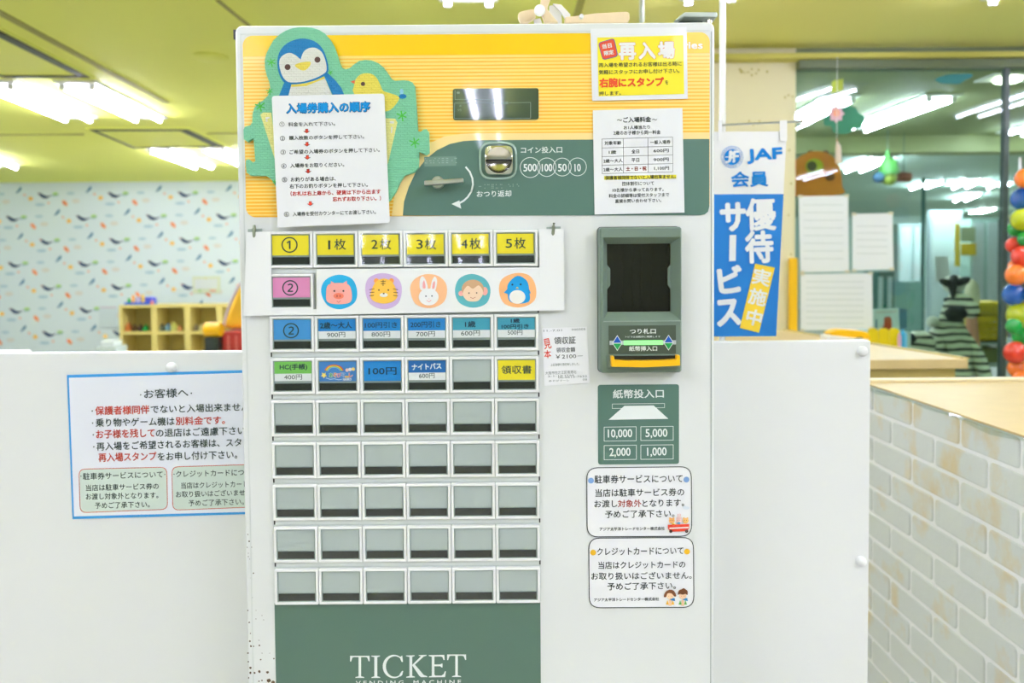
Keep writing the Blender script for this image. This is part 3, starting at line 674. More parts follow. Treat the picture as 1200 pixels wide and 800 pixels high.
def counter_near():
    X = 1.03; Yb_ = PZ(1110, 445.5, 1.0).y; Ya = .7; T = 1.0
    r = thing('brick_counter', 'near counter at the right with whitewashed brick side and pale wooden top', 'counter', (X, Ya, 0))
    MB().box(X, X + 1.2, Ya, Yb_, .0, T - .0055, brick_base).build('mortar_body', r)
    MB().box(X - .006, X + 1.22, Ya, Yb_, T - .005, T, WOOD).build('worktop', r, bevel=.0012)
    MB().box(X - .006, X + 1.22, Yb_ - .03, Yb_ + .0, T + .0003, T + .009, mm('pale_wood_rail', (246, 236, 196), .4)).build('back_rail', r, bevel=.002)
    fm = glass_mat('clear_edge_film', (226, 234, 230), 1.5, .05)
    f = MB(); N = 30; top = []; bot = []
    for k in range(N + 1):
        y = Ya + (Yb_ - Ya) * k / N; wv = .004 * math.sin(k * 1.3) + .003 * math.sin(k * .6)
        top.append((X - .0075, y, T - .004)); bot.append((X - .0085 - abs(wv) * .4, y, T - .014 + wv))
    f.add(top + bot, [(k, k + 1, N + 2 + k, N + 1 + k) for k in range(N)], fm); f.build('edge_film', r)
    bm_ = brick_mat(); H, Lb, mo = .0725, .2115, .0085
    meshes = []
    for v in range(4):
        rnd = random.Random(v); l, h = Lb - mo, H - mo
        def ring(ins, dx): 
            pts = rr(0 + ins, 0 + ins, l - ins, h - ins, .010 - ins * .5, 2)
            return [(dx + 0, p_[0] + rnd.uniform(-.0009, .0009), p_[1] + rnd.uniform(-.0009, .0009)) for p_ in pts]
        me_ = MB(); me_.loft([ring(0, 0), ring(.0012, -.0025), ring(.004, -.0035)], bm_)
        o_ = me_.build('brick', None, smooth=False); meshes.append(o_.data); bpy.data.objects.remove(o_)
    k = 0
    z = T - .010 - H + mo
    rowi = 0
    while z > -.02:
        y = Ya + .02 + (rowi % 2) * Lb / 2 - .02
        while y + Lb - mo < Yb_:
            if z > 0:
                o_ = bpy.data.objects.new('brick', meshes[random.randrange(4)]); COL.objects.link(o_); o_.parent = r
                o_.location = (-.0002, y - Ya, z)
            y += Lb
        cut = Yb_ - .001 - y                    # the last brick of a course is cut at the counter end
        if z > 0 and cut > .02:
            sc_ = cut / (Lb - mo); m2 = meshes[0].copy()
            for v_ in m2.vertices: v_.co.y *= sc_
            o_ = bpy.data.objects.new('brick', m2); COL.objects.link(o_); o_.parent = r; o_.location = (-.0002, y - Ya, z)
        rowi += 1; z -= H
counter_near()

# ---------------------------------------------------------------- white boards beside the machine
YP = 1.15
def board(x0, x1, top, label):
    A, B = P(x0, top[0], YP), P(x1, top[1], YP); z = (A.z + B.z) / 2
    r = MB().box(min(A.x, B.x), max(A.x, B.x), YP, YP + .022, 0, z, WHITE2)
    return tag(r.build('partition_board', bevel=.0015), label, 'partition')
board(-140, 330, (416.5, 410), 'white partition board left of the machine carrying the blue framed sign')
board(800, 1020.5, (401.5, 398.5), 'white partition board right of the machine, its top at the wooden counter')
r = MB(); A = P(-60, 412, 1.32); B = P(28, 410.2, 1.32); r.box(A.x, B.x, 1.32, 1.345, 0, (A.z + B.z) / 2, WHITE2)
tag(r.build('white_cabinet', bevel=.004), 'white cabinet corner just showing above the left board at the photo edge', 'cabinet')
def magnet(px, py, Y, r_, label):
    o = P(px, py, Y); R_ = r_ * Y / F
    b = MB(); n = 20
    rings = [[(o.x + rr_ * math.cos(2 * math.pi * k / n), Y - d, o.z + rr_ * math.sin(2 * math.pi * k / n)) for k in range(n)] for rr_, d in ((R_, .0), (R_, .003), (R_ * .8, .007), (R_ * .45, .0095), (R_ * .1, .010))]
    b.loft(rings, mm('magnet_white', (240, 243, 241), .35)); tag(b.build('magnet', smooth=True), label, 'magnet')
magnet(201.5, 430, YP, 6, 'white round magnet at the top of the blue framed sign')
magnet(1010, 411, YP, 6, 'white round magnet in the top right corner of the right board')
magnet(1008.5, 657, YP, 6, 'white round magnet low on the right edge of the right board')

# sign on the left board
DK = ink((52, 70, 62)); RD = ink((196, 78, 62))
def left_sign():
    Z = Zm(60, 410, 3.808); Y = YP - .0022
    r = thing('notice_sign', 'blue framed white sign with rules for visitors on the left board', 'sign', tuple(P(80, 606, Y)))
    def q(pts): return [Z(*p_) for p_ in pts]
    MB().prismpx(q([(70, 112), (1010, 86), (1030, 728), (95, 754)]), Y, YP - .0002, mat('sign_blue', (58, 160, 226), .5)).build('blue_frame', r)
    MB().prismpx(q([(79, 124), (1001, 98), (1021, 718), (102, 742)]), Y - .0006, Y - .0001, mat('sign_paper', (230, 235, 243), .5)).build('sheet', r)
    b = MB()
    for k_, pts in enumerate(([(122, 530), (517, 521), (521, 712), (128, 727)], [(537, 520), (937, 508), (944, 700), (541, 716)])):
        b.flatpx(rquad(q(pts), 8), Y - .0008, ink((205, 92, 62)))
        x0, x1, x2, x3 = pts
        b.flatpx(rquad(q([(x0[0] + 3, x0[1] + 3), (x1[0] - 3, x1[1] + 3), (x2[0] - 3, x2[1] - 3), (x3[0] + 3, x3[1] - 3)]), 7.4), Y - .0010, ink((208, 224, 212)))
    b.build('green_boxes', r)
    t = MB(); Yt = Y - .0013
    def T(s, x0, y0, x1, y1, h, m, bold=.12): 
        a, c_ = Z(x0, y0), Z(x1, y1); t.text(s, a[0], a[1], c_[0], c_[1], h / 3.808, m, Yt, bold)
    def dot(x, y, rr_=3.2): t.flatpx(circ(*Z(x, y), rr_ / 3.808, 10), Yt, DK)
    dot(399, 200); dot(625, 193); T('お客様へ', 415, 216, 612, 209, 40, DK)
    for x, y in ((183, 272), (185, 326), (188, 378), (190, 432)): dot(x, y)
    T('保護者様同伴', 197, 290, 438, 284, 38, RD, .2); T('でないと入場出来ません', 445, 283, 885, 271, 36, DK)
    T('乗り物やゲーム機は', 199, 343, 550, 336, 37, DK); T('別料金です。', 556, 335, 775, 330, 36, RD, .2)
    T('お子様を残して', 201, 395, 462, 388, 38, RD, .2); T('の退店はご遠慮下さい', 468, 389, 866, 377, 37, DK)
    T('再入場をご希望されるお客様は、スタッフに', 203, 449, 965, 426, 37, DK)
    T('再入場スタンプ', 212, 499, 470, 492, 38, RD, .2); T('をお申し付け下さい。', 476, 494, 830, 484, 37, DK)
    dot(133, 563, 2.5); dot(507, 555, 2.5); T('駐車券サービスについて', 142, 579, 498, 569, 30, DK, .08)
    T('当店は駐車サービス券の', 155, 629, 480, 621, 28, DK, .06); T('お渡し対象外となります。', 155, 668, 478, 661, 28, DK, .06); T('予めご了承下さい。', 195, 708, 440, 702, 28, DK, .06)
    dot(548, 554, 2.5); T('クレジットカードについて', 557, 568, 922, 558, 28, DK, .08)
    T('当店はクレジットカードの', 580, 619, 905, 610, 28, DK, .06); T('お取り扱いはございません。', 557, 658, 905, 648, 28, DK, .06); T('予めご了承下さい。', 613, 697, 860, 690, 28, DK, .06)
    t.build('lettering', r)
left_sign()

# ---------------------------------------------------------------- banner with its pole, right of the machine
def banner():
    Yb = 1.55
    s = thing('banner_stand', 'white pole with a thin cross rod holding the blue banner', 'banner stand', tuple(P(846, 700, Yb)))
    o = P(846.5, 200, Yb + .01); MB().tube([(o.x, o.y, 0), (o.x, o.y, 2.3)], .0065, mat('pole_white', (235, 238, 232), .25, coat=.5), 14).build('pole', s, smooth=True)
    MB().tube([(o.x, o.y, 0), (o.x, o.y, .02)], .14, WHITE, 20, [.14, .12]).build('base', s)
    MB().tube([P(842, 146.5, Yb), P(941, 142.2, Yb)], .0022, STEEL, 8).build('cross_rod', s, smooth=True)
    r = thing('banner', 'hanging white and blue fabric banner with membership lettering beside the machine', 'banner', tuple(P(842, 392, Yb)))
    Z = Zm(840, 160, 3.3375); cl = mat('banner_white_cloth', (236, 238, 236), .7); bl = mat('banner_blue', (0, 122, 205), .6)
    def edge_r(y): return 922.0 - (y - 155) * 0.0515
    N = 24; v = []; th = .0012
    def wob(x, y): return .004 * math.sin((x - 835) * .045 + y * .012)
    def grid(y0, y1, m, off, name):
        g = MB(); nx = 8; ny = 14; vs = []
        for j in range(ny + 1):
            y = y0 + (y1 - y0) * j / ny; xr = edge_r(y); yb = (y + .02 * 0)
            for i in range(nx + 1):
                x = 835 + (xr - 835) * i / nx; vs.append(P(x, yb - (x - 880) * .004 * (1 if j in (0,) else 1), Yb - off))
        n0 = len(vs); vs += [(p_.x, p_.y + th, p_.z) for p_ in vs]
        fs = []
        for j in range(ny):
            for i in range(nx):
                a = j * (nx + 1) + i; fs.append((a, a + 1, a + nx + 2, a + nx + 1)); fs.append((a + n0, a + nx + 1 + n0, a + nx + 2 + n0, a + 1 + n0))
        rim = [i for i in range(nx + 1)] + [j * (nx + 1) + nx for j in range(1, ny + 1)] + [ny * (nx + 1) + i for i in range(nx - 1, -1, -1)] + [j * (nx + 1) for j in range(ny - 1, 0, -1)]
        for a, b_ in zip(rim, rim[1:] + rim[:1]): fs.append((a, b_, b_ + n0, a + n0))
        g.add(vs, fs, m); return g.build(name, r)
    grid(154, 228, cl, 0, 'white_cloth'); grid(227.4, 394, bl, 0.0002, 'blue_cloth')
    for (x0, x1) in ((914, 922.5), (842, 846)):
        MB().prismpx([(x0, 141), (x1, 140.6), (x1, 165), (x0, 165)], Yb - .004, Yb - .003, cl).build('hanging_loop', r)
        MB().prismpx([(x0, 141), (x1, 140.6), (x1, 156), (x0, 156)], Yb + .003, Yb + .004, cl).build('hanging_loop', r)
    t = MB(); Yt = Yb - .0012; B_ = ink((0, 128, 208)); Wm = ink((236, 240, 240))
    def T(s, x0, y0, x1, y1, h, m, bold, Y=Yt):
        a, c_ = Z(x0, y0), Z(x1, y1); t.text(s, a[0], a[1], c_[0], c_[1], h / 3.3375, m, Y, bold, 3)
    cx, cy = Z(60, 80)
    # club emblem: thin outer ring, blue disc, interlaced white letters
    t.ring(cx, cy, 12.6, 13.0, Yt, B_); t.ring(cx, cy, 10.4, 10.8, Yt, B_)
    for k in range(26):
        a = 2 * math.pi * k / 26
        if k % 9 == 4: continue
        x, y = cx + 11.7 * math.cos(a), cy + 11.7 * math.sin(a); t.flatpx([(x - .4, y - .4), (x + .4, y - .4), (x + .4, y + .4), (x - .4, y + .4)], Yt, B_)
    t.flatpx(circ(cx, cy, 9.4, 36), Yt, B_)
    t.text('J', cx - 7.5, cy + 6.5, cx - 1.5, cy + 6.2, 13.5, Wm, Yt - .0002, .45, 3, .12); t.text('A', cx - 4, cy + 5, cx + 3.5, cy + 4.8, 11, Wm, Yt - .0002, .35, 3, .12); t.text('F', cx + 1.0, cy + 6, cx + 7, cy + 5.8, 13, Wm, Yt - .0002, .45, 3, .12)
    t.flatpx([(cx - 8, cy - .5), (cx + 8, cy - 1.0), (cx + 8, cy - .1), (cx - 8, cy + .4)], Yt - .0003, Wm)
    T('JAF', 122, 105, 256, 97, 53, B_, .9)
    T('会員', 58, 197, 200, 193, 58, B_, .55)
    T('優', 118, 366, 230, 362, 120, Wm, 1.2); T('待', 116, 493, 220, 489, 120, Wm, 1.3)
    T('サ', 20, 368, 112, 364, 104, Wm, 1.6)
    t.flatpx([Z(50, 385), Z(76, 384), Z(74, 486), Z(48, 487)], Yt, Wm)
    T('ビ', 14, 612, 102, 602, 98, Wm, 1.6); T('ス', 6, 740, 92, 732, 96, Wm, 1.6)
    t.flatpx([Z(150, 497), Z(227, 512), Z(165, 767), Z(90, 748)], Yt - .0001, ink((248, 214, 60)))
    T('実', 136, 573, 202, 587, 62, Wm, .5, Yt - .0003); T('施', 121, 650, 186, 664, 62, Wm, .5, Yt - .0003); T('中', 112, 730, 168, 743, 60, Wm, .6, Yt - .0003)
    t.build('lettering', r)
banner()
o = P(752, 10, 3.6)
tag(MB().tube([(o.x, 3.6, 0), (o.x, 3.6, CEIL)], .011, mat('grey_pipe', (170, 182, 160), .3), 12).build('metal_pole', smooth=True), 'thin grey metal pole from floor to ceiling behind the machine', 'pole')
o = P(839.5, 5, 2.2)
# ---------------------------------------------------------------- things in the play room at the left
def shelf_unit():
    Y = 10.6; xs = [139.5, 177, 216, 254, 292]; top, mid = 357.5, 388.5
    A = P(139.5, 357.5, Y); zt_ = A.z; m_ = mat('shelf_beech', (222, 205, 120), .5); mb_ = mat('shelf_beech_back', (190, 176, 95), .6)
    r = thing('cubby_shelf', 'low beech cubby shelf against the patterned wall', 'shelf', (A.x, Y, 0))
    X0, X1 = A.x, P(292, 356, Y).x; D = .4; th = .035
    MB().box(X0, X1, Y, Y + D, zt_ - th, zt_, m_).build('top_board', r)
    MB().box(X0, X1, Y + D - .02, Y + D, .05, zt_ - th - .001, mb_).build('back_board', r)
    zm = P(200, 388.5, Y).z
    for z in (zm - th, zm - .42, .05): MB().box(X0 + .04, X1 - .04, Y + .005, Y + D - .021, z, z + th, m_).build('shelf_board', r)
    for i, x in enumerate(xs):
        xx = P(x, 370, Y).x; wd = .04 if i in (0, 4) else .075
        MB().box(xx, xx + wd, Y, Y + D - .021, 0, zt_ - th - .001, m_).build('divider', r)
    k = 0
    toys = [(147, 386, 3, (90, 60, 40), 'dark brown'), (151, 386, 4.5, (200, 120, 60), 'orange brown'), (158, 386, 3.6, (80, 60, 30), 'brown'), (165, 386, 3.6, (70, 50, 40), 'dark'), (171, 386, 3.6, (20, 150, 60), 'green'),
            (190, 386, 3.6, (90, 100, 80), 'grey green'), (197, 386, 4, (110, 150, 160), 'grey blue'), (204, 386, 4.6, (200, 205, 110), 'pale yellow'), (211, 386, 3.0, (210, 150, 90), 'orange'), (230, 386, 3.4, (120, 110, 80), 'grey brown'), (236, 386, 3.6, (190, 185, 120), 'cream')]
    for (x, y, rr_, c_, n) in toys:
        o = P(x, y, Y + .12); R_ = rr_ * Y / F; z0 = zm + .001
        t = thing('toy_block', '%s little toy in the upper row of the cubby shelf' % n, 'toy', (o.x, Y + .12, z0), 'small toys in the cubby shelf')
        MB().box(o.x - R_ * .6, o.x + R_ * .6, Y + .08, Y + .16, z0, z0 + R_ * 1.5, ink(c_)).build('block', t, bevel=.008)
        MB().ball((o.x, Y + .12, z0 + R_ * 1.5 + R_ * .35), R_ * .45, ink(c_), 10, 6).build('knob', t, smooth=True)
    # blue toy on top
    o = P(165, 356, Y + .15); t = thing('toy_boat', 'blue toy platform with little coloured figures on top of the cubby shelf', 'toy', (o.x, Y + .15, zt_))
    kx = Y / F
    bm_ = ink((60, 110, 220))
    MB().box(o.x - 16 * kx, o.x + 14 * kx, Y + .05, Y + .3, zt_, zt_ + 3 * kx, bm_).build('deck', t, bevel=.01)
    MB().box(o.x - 4 * kx, o.x + 14 * kx, Y + .1, Y + .28, zt_ + 3 * kx + .001, zt_ + 8.5 * kx, ink((90, 100, 215))).build('cabin', t, bevel=.01)
    for (dx, h, c_, nm) in ((-10, 5, (40, 160, 70), 'green_figure'), (-5, 9, (240, 170, 90), 'orange_figure'), (1, 6.5, (210, 200, 230), 'pale_figure'), (6.5, 9.5, (225, 190, 90), 'yellow_figure'), (17, 5, (240, 150, 140), 'pink_figure')):
        base = zt_ + (3 * kx if dx < 15 else 0)
        MB().tube([(o.x + dx * kx, Y + .06, base), (o.x + dx * kx, Y + .06, base + h * .6 * kx), (o.x + dx * kx, Y + .06, base + h * kx)], .02, ink(c_), 8, [1.8 * kx, 1.8 * kx, 1.1 * kx]).build(nm, t, smooth=True)
shelf_unit()
flat_thing('wall_poster', [([(225.5, 324), (258, 323.5), (258, 343), (226, 343.5)], ink((228, 236, 206))), (circ(241, 326.5, 1.2, 8), ink((225, 215, 120))), ([(228, 327), (255, 326.5), (255, 338), (228, 338.5)], ink((232, 240, 236))), ([(246, 339), (253, 339), (253, 342), (246, 342)], ink((236, 190, 170))), ([(232, 339), (236, 339), (236, 342), (232, 342)], ink((190, 220, 160)))], 11.68, 'pale green framed poster on the patterned wall above the cubby shelf', 'poster')
flat_thing('wall_poster', [([(116, 359.5), (137, 359), (137, 383), (116, 383)], ink((222, 236, 238))), ([(117, 359.6), (136, 359.4), (136, 360.6), (117, 360.6)], ink((220, 196, 210)))], 11.68, 'pale sheet with a pink top line left of the cubby shelf', 'poster')
def small_box():
    Y = 9.6; A, B = P(112, 412, Y), P(135, 400, Y); r = thing('plastic_case', 'grey white plastic case at the foot of the wall left of the cubby shelf', 'box', (A.x, Y, A.z))
    MB().box(A.x, B.x, Y, Y + .3, 0, B.z - .07, ink((200, 214, 206))).build('body', r, bevel=.01)
    MB().box(A.x + .04, B.x - .04, Y + .04, Y + .26, B.z - .069, B.z, ink((225, 234, 230))).build('lid', r, bevel=.01)
small_box()
def ride_toy():
    Y = 6.5
    r = thing('toy_car_ride', 'yellow and red children ride with a rounded yellow hood beside the cubby shelf', 'toy ride', tuple(P(262, 430, Y)))
    ye = mat('ride_yellow', (255, 205, 60), .3, coat=.3); rd = mat('ride_red', (205, 70, 62), .35); rd2 = mat('ride_red_light', (226, 120, 110), .35)
    prof = smoothpts([(300, 318), (288, 326), (279, 338), (271, 354), (266, 368), (262.5, 384), (300, 384), (330, 384), (330, 330)], 4)
    MB().prismpx(prof, Y, Y + .6, ye).build('hood', r, bevel=.03)
    o = [P(x, y, Y - .03) for x, y in ((300, 319), (287.5, 325.5), (278.5, 337.5), (270.3, 353.6), (265.3, 367.6), (262, 383))]
    MB().tube(o, .012, mat('ride_trim', (205, 190, 200), .4), 8).build('hood_trim', r, smooth=True)
    MB().tube([P(239.5, 386, Y - .15), P(241, 386, Y - .15), P(259, 386, Y - .15), P(261, 386, Y - .15)], .05, mat('ride_roll_yellow', (255, 196, 0), .35), 20, [.045, .06, .06, .045]).build('roll', r, smooth=True)
    A, B = P(243, 440, Y - .15), P(258, 394.5, Y - .15); MB().box(A.x, B.x, Y - .2, Y - .05, 0, B.z, mat('ride_dark', (45, 58, 52), .4)).build('dark_post', r, bevel=.01)
    A, B = P(259.5, 440, Y - .1), P(330, 384, Y - .1); MB().box(A.x, B.x, Y - .1, Y + .5, 0, B.z - .03, rd).build('red_body', r, bevel=.01)
    for k in range(5):
        x = 267 + k * 9; a, b_ = P(x, 440, Y - .11), P(x + 1.6, 386, Y - .11); MB().box(a.x, b_.x, Y - .108, Y - .101, .3, b_.z - .05, rd2).build('stripe', r)
ride_toy()

# ================================================================== THE TICKET MACHINE
Y0 = 1.0
XL, XR = P(287, 600, Y0).x, P(839.5, 400, Y0).x
ZT = P(558, 28, Y0).z
TM = thing('ticket_machine', 'white ticket vending machine with yellow striped header and rows of square buttons', 'ticket machine', ((XL + XR) / 2, 1.15, 0))
def mbuild(mb, name, parent=TM, **k): return mb.build(name, parent, **k)
b = MB(); b.prism(rr(XL - .004, .04, XR, ZT, .006, 3), Y0 + .012, Y0 + .36, WHITE); mbuild(b, 'cabinet')
b = MB(); b.prism(rr(XL, .06, XR - .003, ZT, .008, 4), Y0, Y0 + .0115, WHITE, ch=.0015); mbuild(b, 'front_door')
# raised seam of the door
sm = mat('seam_shadow_gap', (120, 135, 128), .5)
b = MB(); b.box(XL + .006, XL + .0075, Y0 - .0004, Y0 - .0001, .08, ZT - .012, mm('door_lip', (214, 221, 217), .3)); b.box(XL + .006, XR - .009, Y0 - .0004, Y0 - .0001, ZT - .0115, ZT - .010, mm('door_lip', (214, 221, 217), .3)); b.box(XR - .0075, XR - .0065, Y0 - .0004, Y0 - .0001, .08, ZT - .012, mm('seam_grey', (150, 162, 156), .4))
mbuild(b, 'door_seam')
b = MB(); 
for sx in (-1, 1):
    x = (XL + XR) / 2 + sx * .24
    for yy in (Y0 + .06, Y0 + .3): MB().tube([(x, yy, 0), (x, yy, .06)], .02, BLACK, 12).build('foot', TM, smooth=True)
b = MB(); b.box(XL - .006, XL + .0, Y0 + .010, Y0 + .03, P(273, 43, Y0).z, P(273, 32, Y0).z, BLACK); mbuild(b, 'hinge')
# --- striped header panel
def stripe_mat():
    m = bpy.data.materials.new('yellow_stripe_film'); m.use_nodes = True; nt = m.node_tree; bs = nt.nodes['Principled BSDF']
    bs.inputs['Roughness'].default_value = .3; bs.inputs['Coat Weight'].default_value = .35; bs.inputs['Coat Roughness'].default_value = .07
    g = nt.nodes.new('ShaderNodeNewGeometry'); sp = nt.nodes.new('ShaderNodeSeparateXYZ'); nt.links.new(g.outputs['Position'], sp.inputs[0])
    pitch = 4.12 / F
    def math_(op, a, b_=None):
        n = nt.nodes.new('ShaderNodeMath'); n.operation = op
        for i, v in enumerate((a, b_)):
            if v is None: continue
            if isinstance(v, (int, float)): n.inputs[i].default_value = v
            else: nt.links.new(v, n.inputs[i])
        return n.outputs[0]
    ztop = P(560, 64, Y0).z
    d = math_('SUBTRACT', ztop, sp.outputs['Z']); ph = math_('FRACT', math_('DIVIDE', d, pitch))
    duty = math_('ADD', .30, math_('MULTIPLY', d, 1.6))          # the orange lines are printed wider towards the bottom
    tri = math_('MULTIPLY', math_('ABSOLUTE', math_('SUBTRACT', ph, .5)), 2.0)   # 0 in mid, 1 at edges
    mk = nt.nodes.new('ShaderNodeMapRange'); mk.interpolation_type = 'SMOOTHSTEP'
    nt.links.new(math_('SUBTRACT', tri, math_('SUBTRACT', 1.0, duty)), mk.inputs['Value']); mk.inputs['From Min'].default_value = -.12; mk.inputs['From Max'].default_value = .12
    mx = nt.nodes.new('ShaderNodeMix'); mx.data_type = 'RGBA'; mx.inputs[6].default_value = rgb((254, 220, 122)); mx.inputs[7].default_value = rgb((253, 190, 48))
    nt.links.new(mk.outputs[0], mx.inputs[0])
    m2 = nt.nodes.new('ShaderNodeMix'); m2.data_type = 'RGBA'; m2.inputs[7].default_value = rgb(YEL)
    nt.links.new(mx.outputs[2], m2.inputs[6]); nt.links.new(math_('LESS_THAN', d, 0.0), m2.inputs[0]); nt.links.new(m2.outputs[2], bs.inputs['Base Color'])
    return m
cs = [P(286.5, 146, Y0).x, P(831.5, 146, Y0).x, P(560, 252.5, Y0).z, P(560, 40, Y0).z]
hd = MB(); hd.prism(rr(cs[0], cs[2], cs[1], cs[3], .0125, 8), Y0 - .0006, Y0 - .0001, stripe_mat()); H = mbuild(hd, 'header_panel')
g = MB()
def clampx(p_): return p_
arc = [(472, 252.6), (473.5, 236), (479, 219), (487, 202), (499, 186.5), (512, 176), (527, 168.7), (543, 165.3), (560, 164.2), (600, 164), (829, 162.8)]
XRp = 831.2
shape = arc + [(XRp, 163), (XRp, 242), (829.6, 248), (826, 251), (820.5, 252)]
beige = [(459, 252.7), (462, 230), (468, 212), (477, 196), (489, 180), (503, 168), (520, 160), (540, 156.8), (560, 156), (XRp, 155)] + [(XRp, 168), (560, 170), (500, 195), (480, 252.7)]
g.flatpx(beige, Y0 - .0008, mat('beige_band_film', (250, 222, 150), .3, coat=.6)); mbuild(g, 'beige_band')
g = MB(); g.flatpx(shape, Y0 - .0010, GREYG); mbuild(g, 'coin_panel')
# lettering of the header
Wm = ink((232, 240, 236)); t = MB(); Z = Zm(480, 150, 5.4545); Yt = Y0 - .0013
def TT(mb, Zf, sc, s, x0, y0, x1, y1, h, m, Y, bold=0., res=2, ital=0):
    a, c_ = Zf(x0, y0), Zf(x1, y1); mb.text(s, a[0], a[1], c_[0], c_[1], h / sc, m, Y, bold, res, ital)
TT(t, Z, 5.4545, 'コイン投入口', 712, 161, 975, 158, 40, Wm, Yt, .1)
for cx, cy, rr_ in ((771, 252, 64), (877, 250, 59), (976, 249, 57), (1073, 248, 57)):
    t.ring(*Z(cx, cy), rr_ / 5.4545 - .35, rr_ / 5.4545 + .35, Yt, Wm)
for s, x0, x1 in (('500', 729, 812), ('100', 846, 912), ('50', 950, 1004), ('10', 1056, 1094)): TT(t, Z, 5.4545, s, x0, 277, x1, 275.5, 47, Wm, Yt, .22, 3)
TT(t, Z, 5.4545, 'おつり返却', 430, 441, 650, 438, 40, Wm, Yt, .1)
pts = [Z(*q) for q in ((360, 250), (385, 280), (401, 320), (405, 360), (395, 405), (372, 440), (345, 465), (318, 480))]
t.linepx(pts, 2.1, Yt, Wm); t.flatpx([Z(268, 485), Z(318, 462), Z(330, 515)], Yt, Wm)
mbuild(t, 'coin_lettering')
t = MB(); TT(t, Zm(690, 30, 8), 8, 'Series', 760, 217, 1066, 215, 66, ink((252, 252, 250)), Y0 - .0008, .3, 3)
mbuild(t, 'header_lettering')
# --- display
Z = Zm(520, 95, 10)
dA, dB = P(*Z(112, 460), Y0), P(*Z(1110, 86), Y0)
b = MB(); b.prism(rr(dA.x, dA.z, dB.x, dB.z, .0028, 5), Y0 - .0018, Y0 - .0001, mat('display_glass', (52, 76, 68), .03, coat=1.0, spec=.9)); D = mbuild(b, 'display')
t = MB(); Yt = Y0 - .0021; lm = ink((150, 178, 178))
t.linepx([Z(132, 110), Z(132, 215), Z(600, 214)], .35, Yt, lm); t.linepx([Z(600, 256), Z(128, 258), Z(124, 437), Z(1018, 434), Z(1018, 250), Z(765, 254)], .4, Yt, lm)
TT(t, Z, 10, 'ただ今の金額', 540, 275, 755, 272, 34, lm, Yt); TT(t, Z, 10, 'お', 185, 300, 210, 300, 24, lm, Yt); TT(t, Z, 10, 'つり', 160, 352, 205, 352, 26, lm, Yt); TT(t, Z, 10, '※', 150, 150, 190, 150, 28, lm, Yt)
mbuild(t, 'display_print', D)
# --- coin slot
Z = Zm(480, 150, 5.4545)
def coin():
    c_ = P(*Z(571, 210), Y0); W_, H_ = 90 / 5.4545 / F, 92 / 5.4545 / F
    r_ = 84 / 5.4545 / F
    # squarish chrome plate with dished round middle
    n = 48; rings = []
    def sq(a, k, e): 
        cx, sx = math.cos(a), math.sin(a); q = (abs(cx) ** e + abs(sx) ** e) ** (-1 / e); return (c_.x + W_ * k * q * cx, c_.z + H_ * k * q * sx)
    spec_ = [(1.0, .0001, 6, 0), (1.0, .006, 6, 0), (.965, .0085, 6, 0), ('c', .985, .0088), ('c', .93, .0078), ('c', .75, .0052), ('c', .5, .0034), ('c', .25, .0024), ('c', .05, .0022)]
    for s in spec_:
        ring = []
        for k in range(n):
            a = 2 * math.pi * k / n
            if s[0] == 'c': ring.append((c_.x + r_ * s[1] * math.cos(a), Y0 - .001 - s[2], c_.z + r_ * s[1] * math.sin(a)))
            else: x, z = sq(a, s[0], s[2]); ring.append((x, Y0 - .001 - s[1], z))
        rings.append(ring)
    b = MB(); b.loft(rings, mat('satin_chrome', (238, 236, 226), .17, 1.0)); pl = mbuild(b, 'coin_slot', smooth=True)
    a_, b_ = P(*Z(498, 219), Y0), P(*Z(645, 205), Y0)
    zc = (a_.z + b_.z) / 2
    s = MB(); s.box(a_.x, b_.x, Y0 - .0100, Y0 - .0015, zc - .0012, zc + .0012, BLACK); mbuild(s, 'slot_opening', pl)
    film = glass_mat('clear_plastic_guard', (240, 246, 243), 1.5)
    pts = []
    for k in range(41):
        a = 2 * math.pi * k / 40; q = (abs(math.cos(a)) ** 4 + abs(math.sin(a)) ** 4) ** (-1 / 4); pts.append((c_.x + W_ * 1.27 * q * math.cos(a) - .001, Y0 - .0022, c_.z + H_ * 1.22 * q * math.sin(a)))
    g = MB().tube(pts, .0016, mat('glossy_clear_bead', (160, 190, 176), .08, coat=1), 8); mbuild(g, 'clear_guard', smooth=True)
coin()
# --- change return lever
def lever():
    c_ = P(*Z(184, 351), Y0); b = MB(); n = 28; R_ = 40 / 5.4545 / F
    b.loft([[(c_.x + r_ * math.cos(2 * math.pi * k / n), y, c_.z + r_ * math.sin(2 * math.pi * k / n)) for k in range(n)] for r_, y in ((R_, Y0 - .0011), (R_, Y0 - .008), (R_ * .88, Y0 - .0095))], STEEL)
    L = mbuild(b, 'return_lever', smooth=True)
    pts = [Z(92, 335), Z(343, 318), Z(345, 345), Z(93, 366)]
    h = MB(); h.prismpx(pts, Y0 - .02, Y0 - .0096, STEEL); mbuild(h, 'lever_bar', L, bevel=.0012)
lever()
# braille tapes: clear strips with raised dots
dm = mat('clear_dots', (170, 196, 184), .15, coat=1); 
for (x0, x1, ys, nrow, seed) in ((100, 290, (195, 209, 223), 3, 1), (445, 690, (362, 373, 384), 3, 2)):
    rnd = random.Random(seed); d_ = MB(); x = x0
    while x < x1:
        for y in ys:
            for dx in (0, 9):
                if rnd.random() < .5:
                    c_ = P(*Z(x + dx, y - (x - x0) * .01), Y0 - .0012); d_.ball(c_, (.0006, .0005, .0006), dm, 6, 4)
        x += 27
    if seed == 1: 
        tp = MB().flatpx([Z(93, 184), Z(298, 180), Z(298, 240), Z(95, 246)], Y0 - .0011, mm('clear_tape', (118, 150, 138), .12, coat=1)); mbuild(tp, 'braille_tape')
    mbuild(d_, 'braille_dots', kind='stuff')

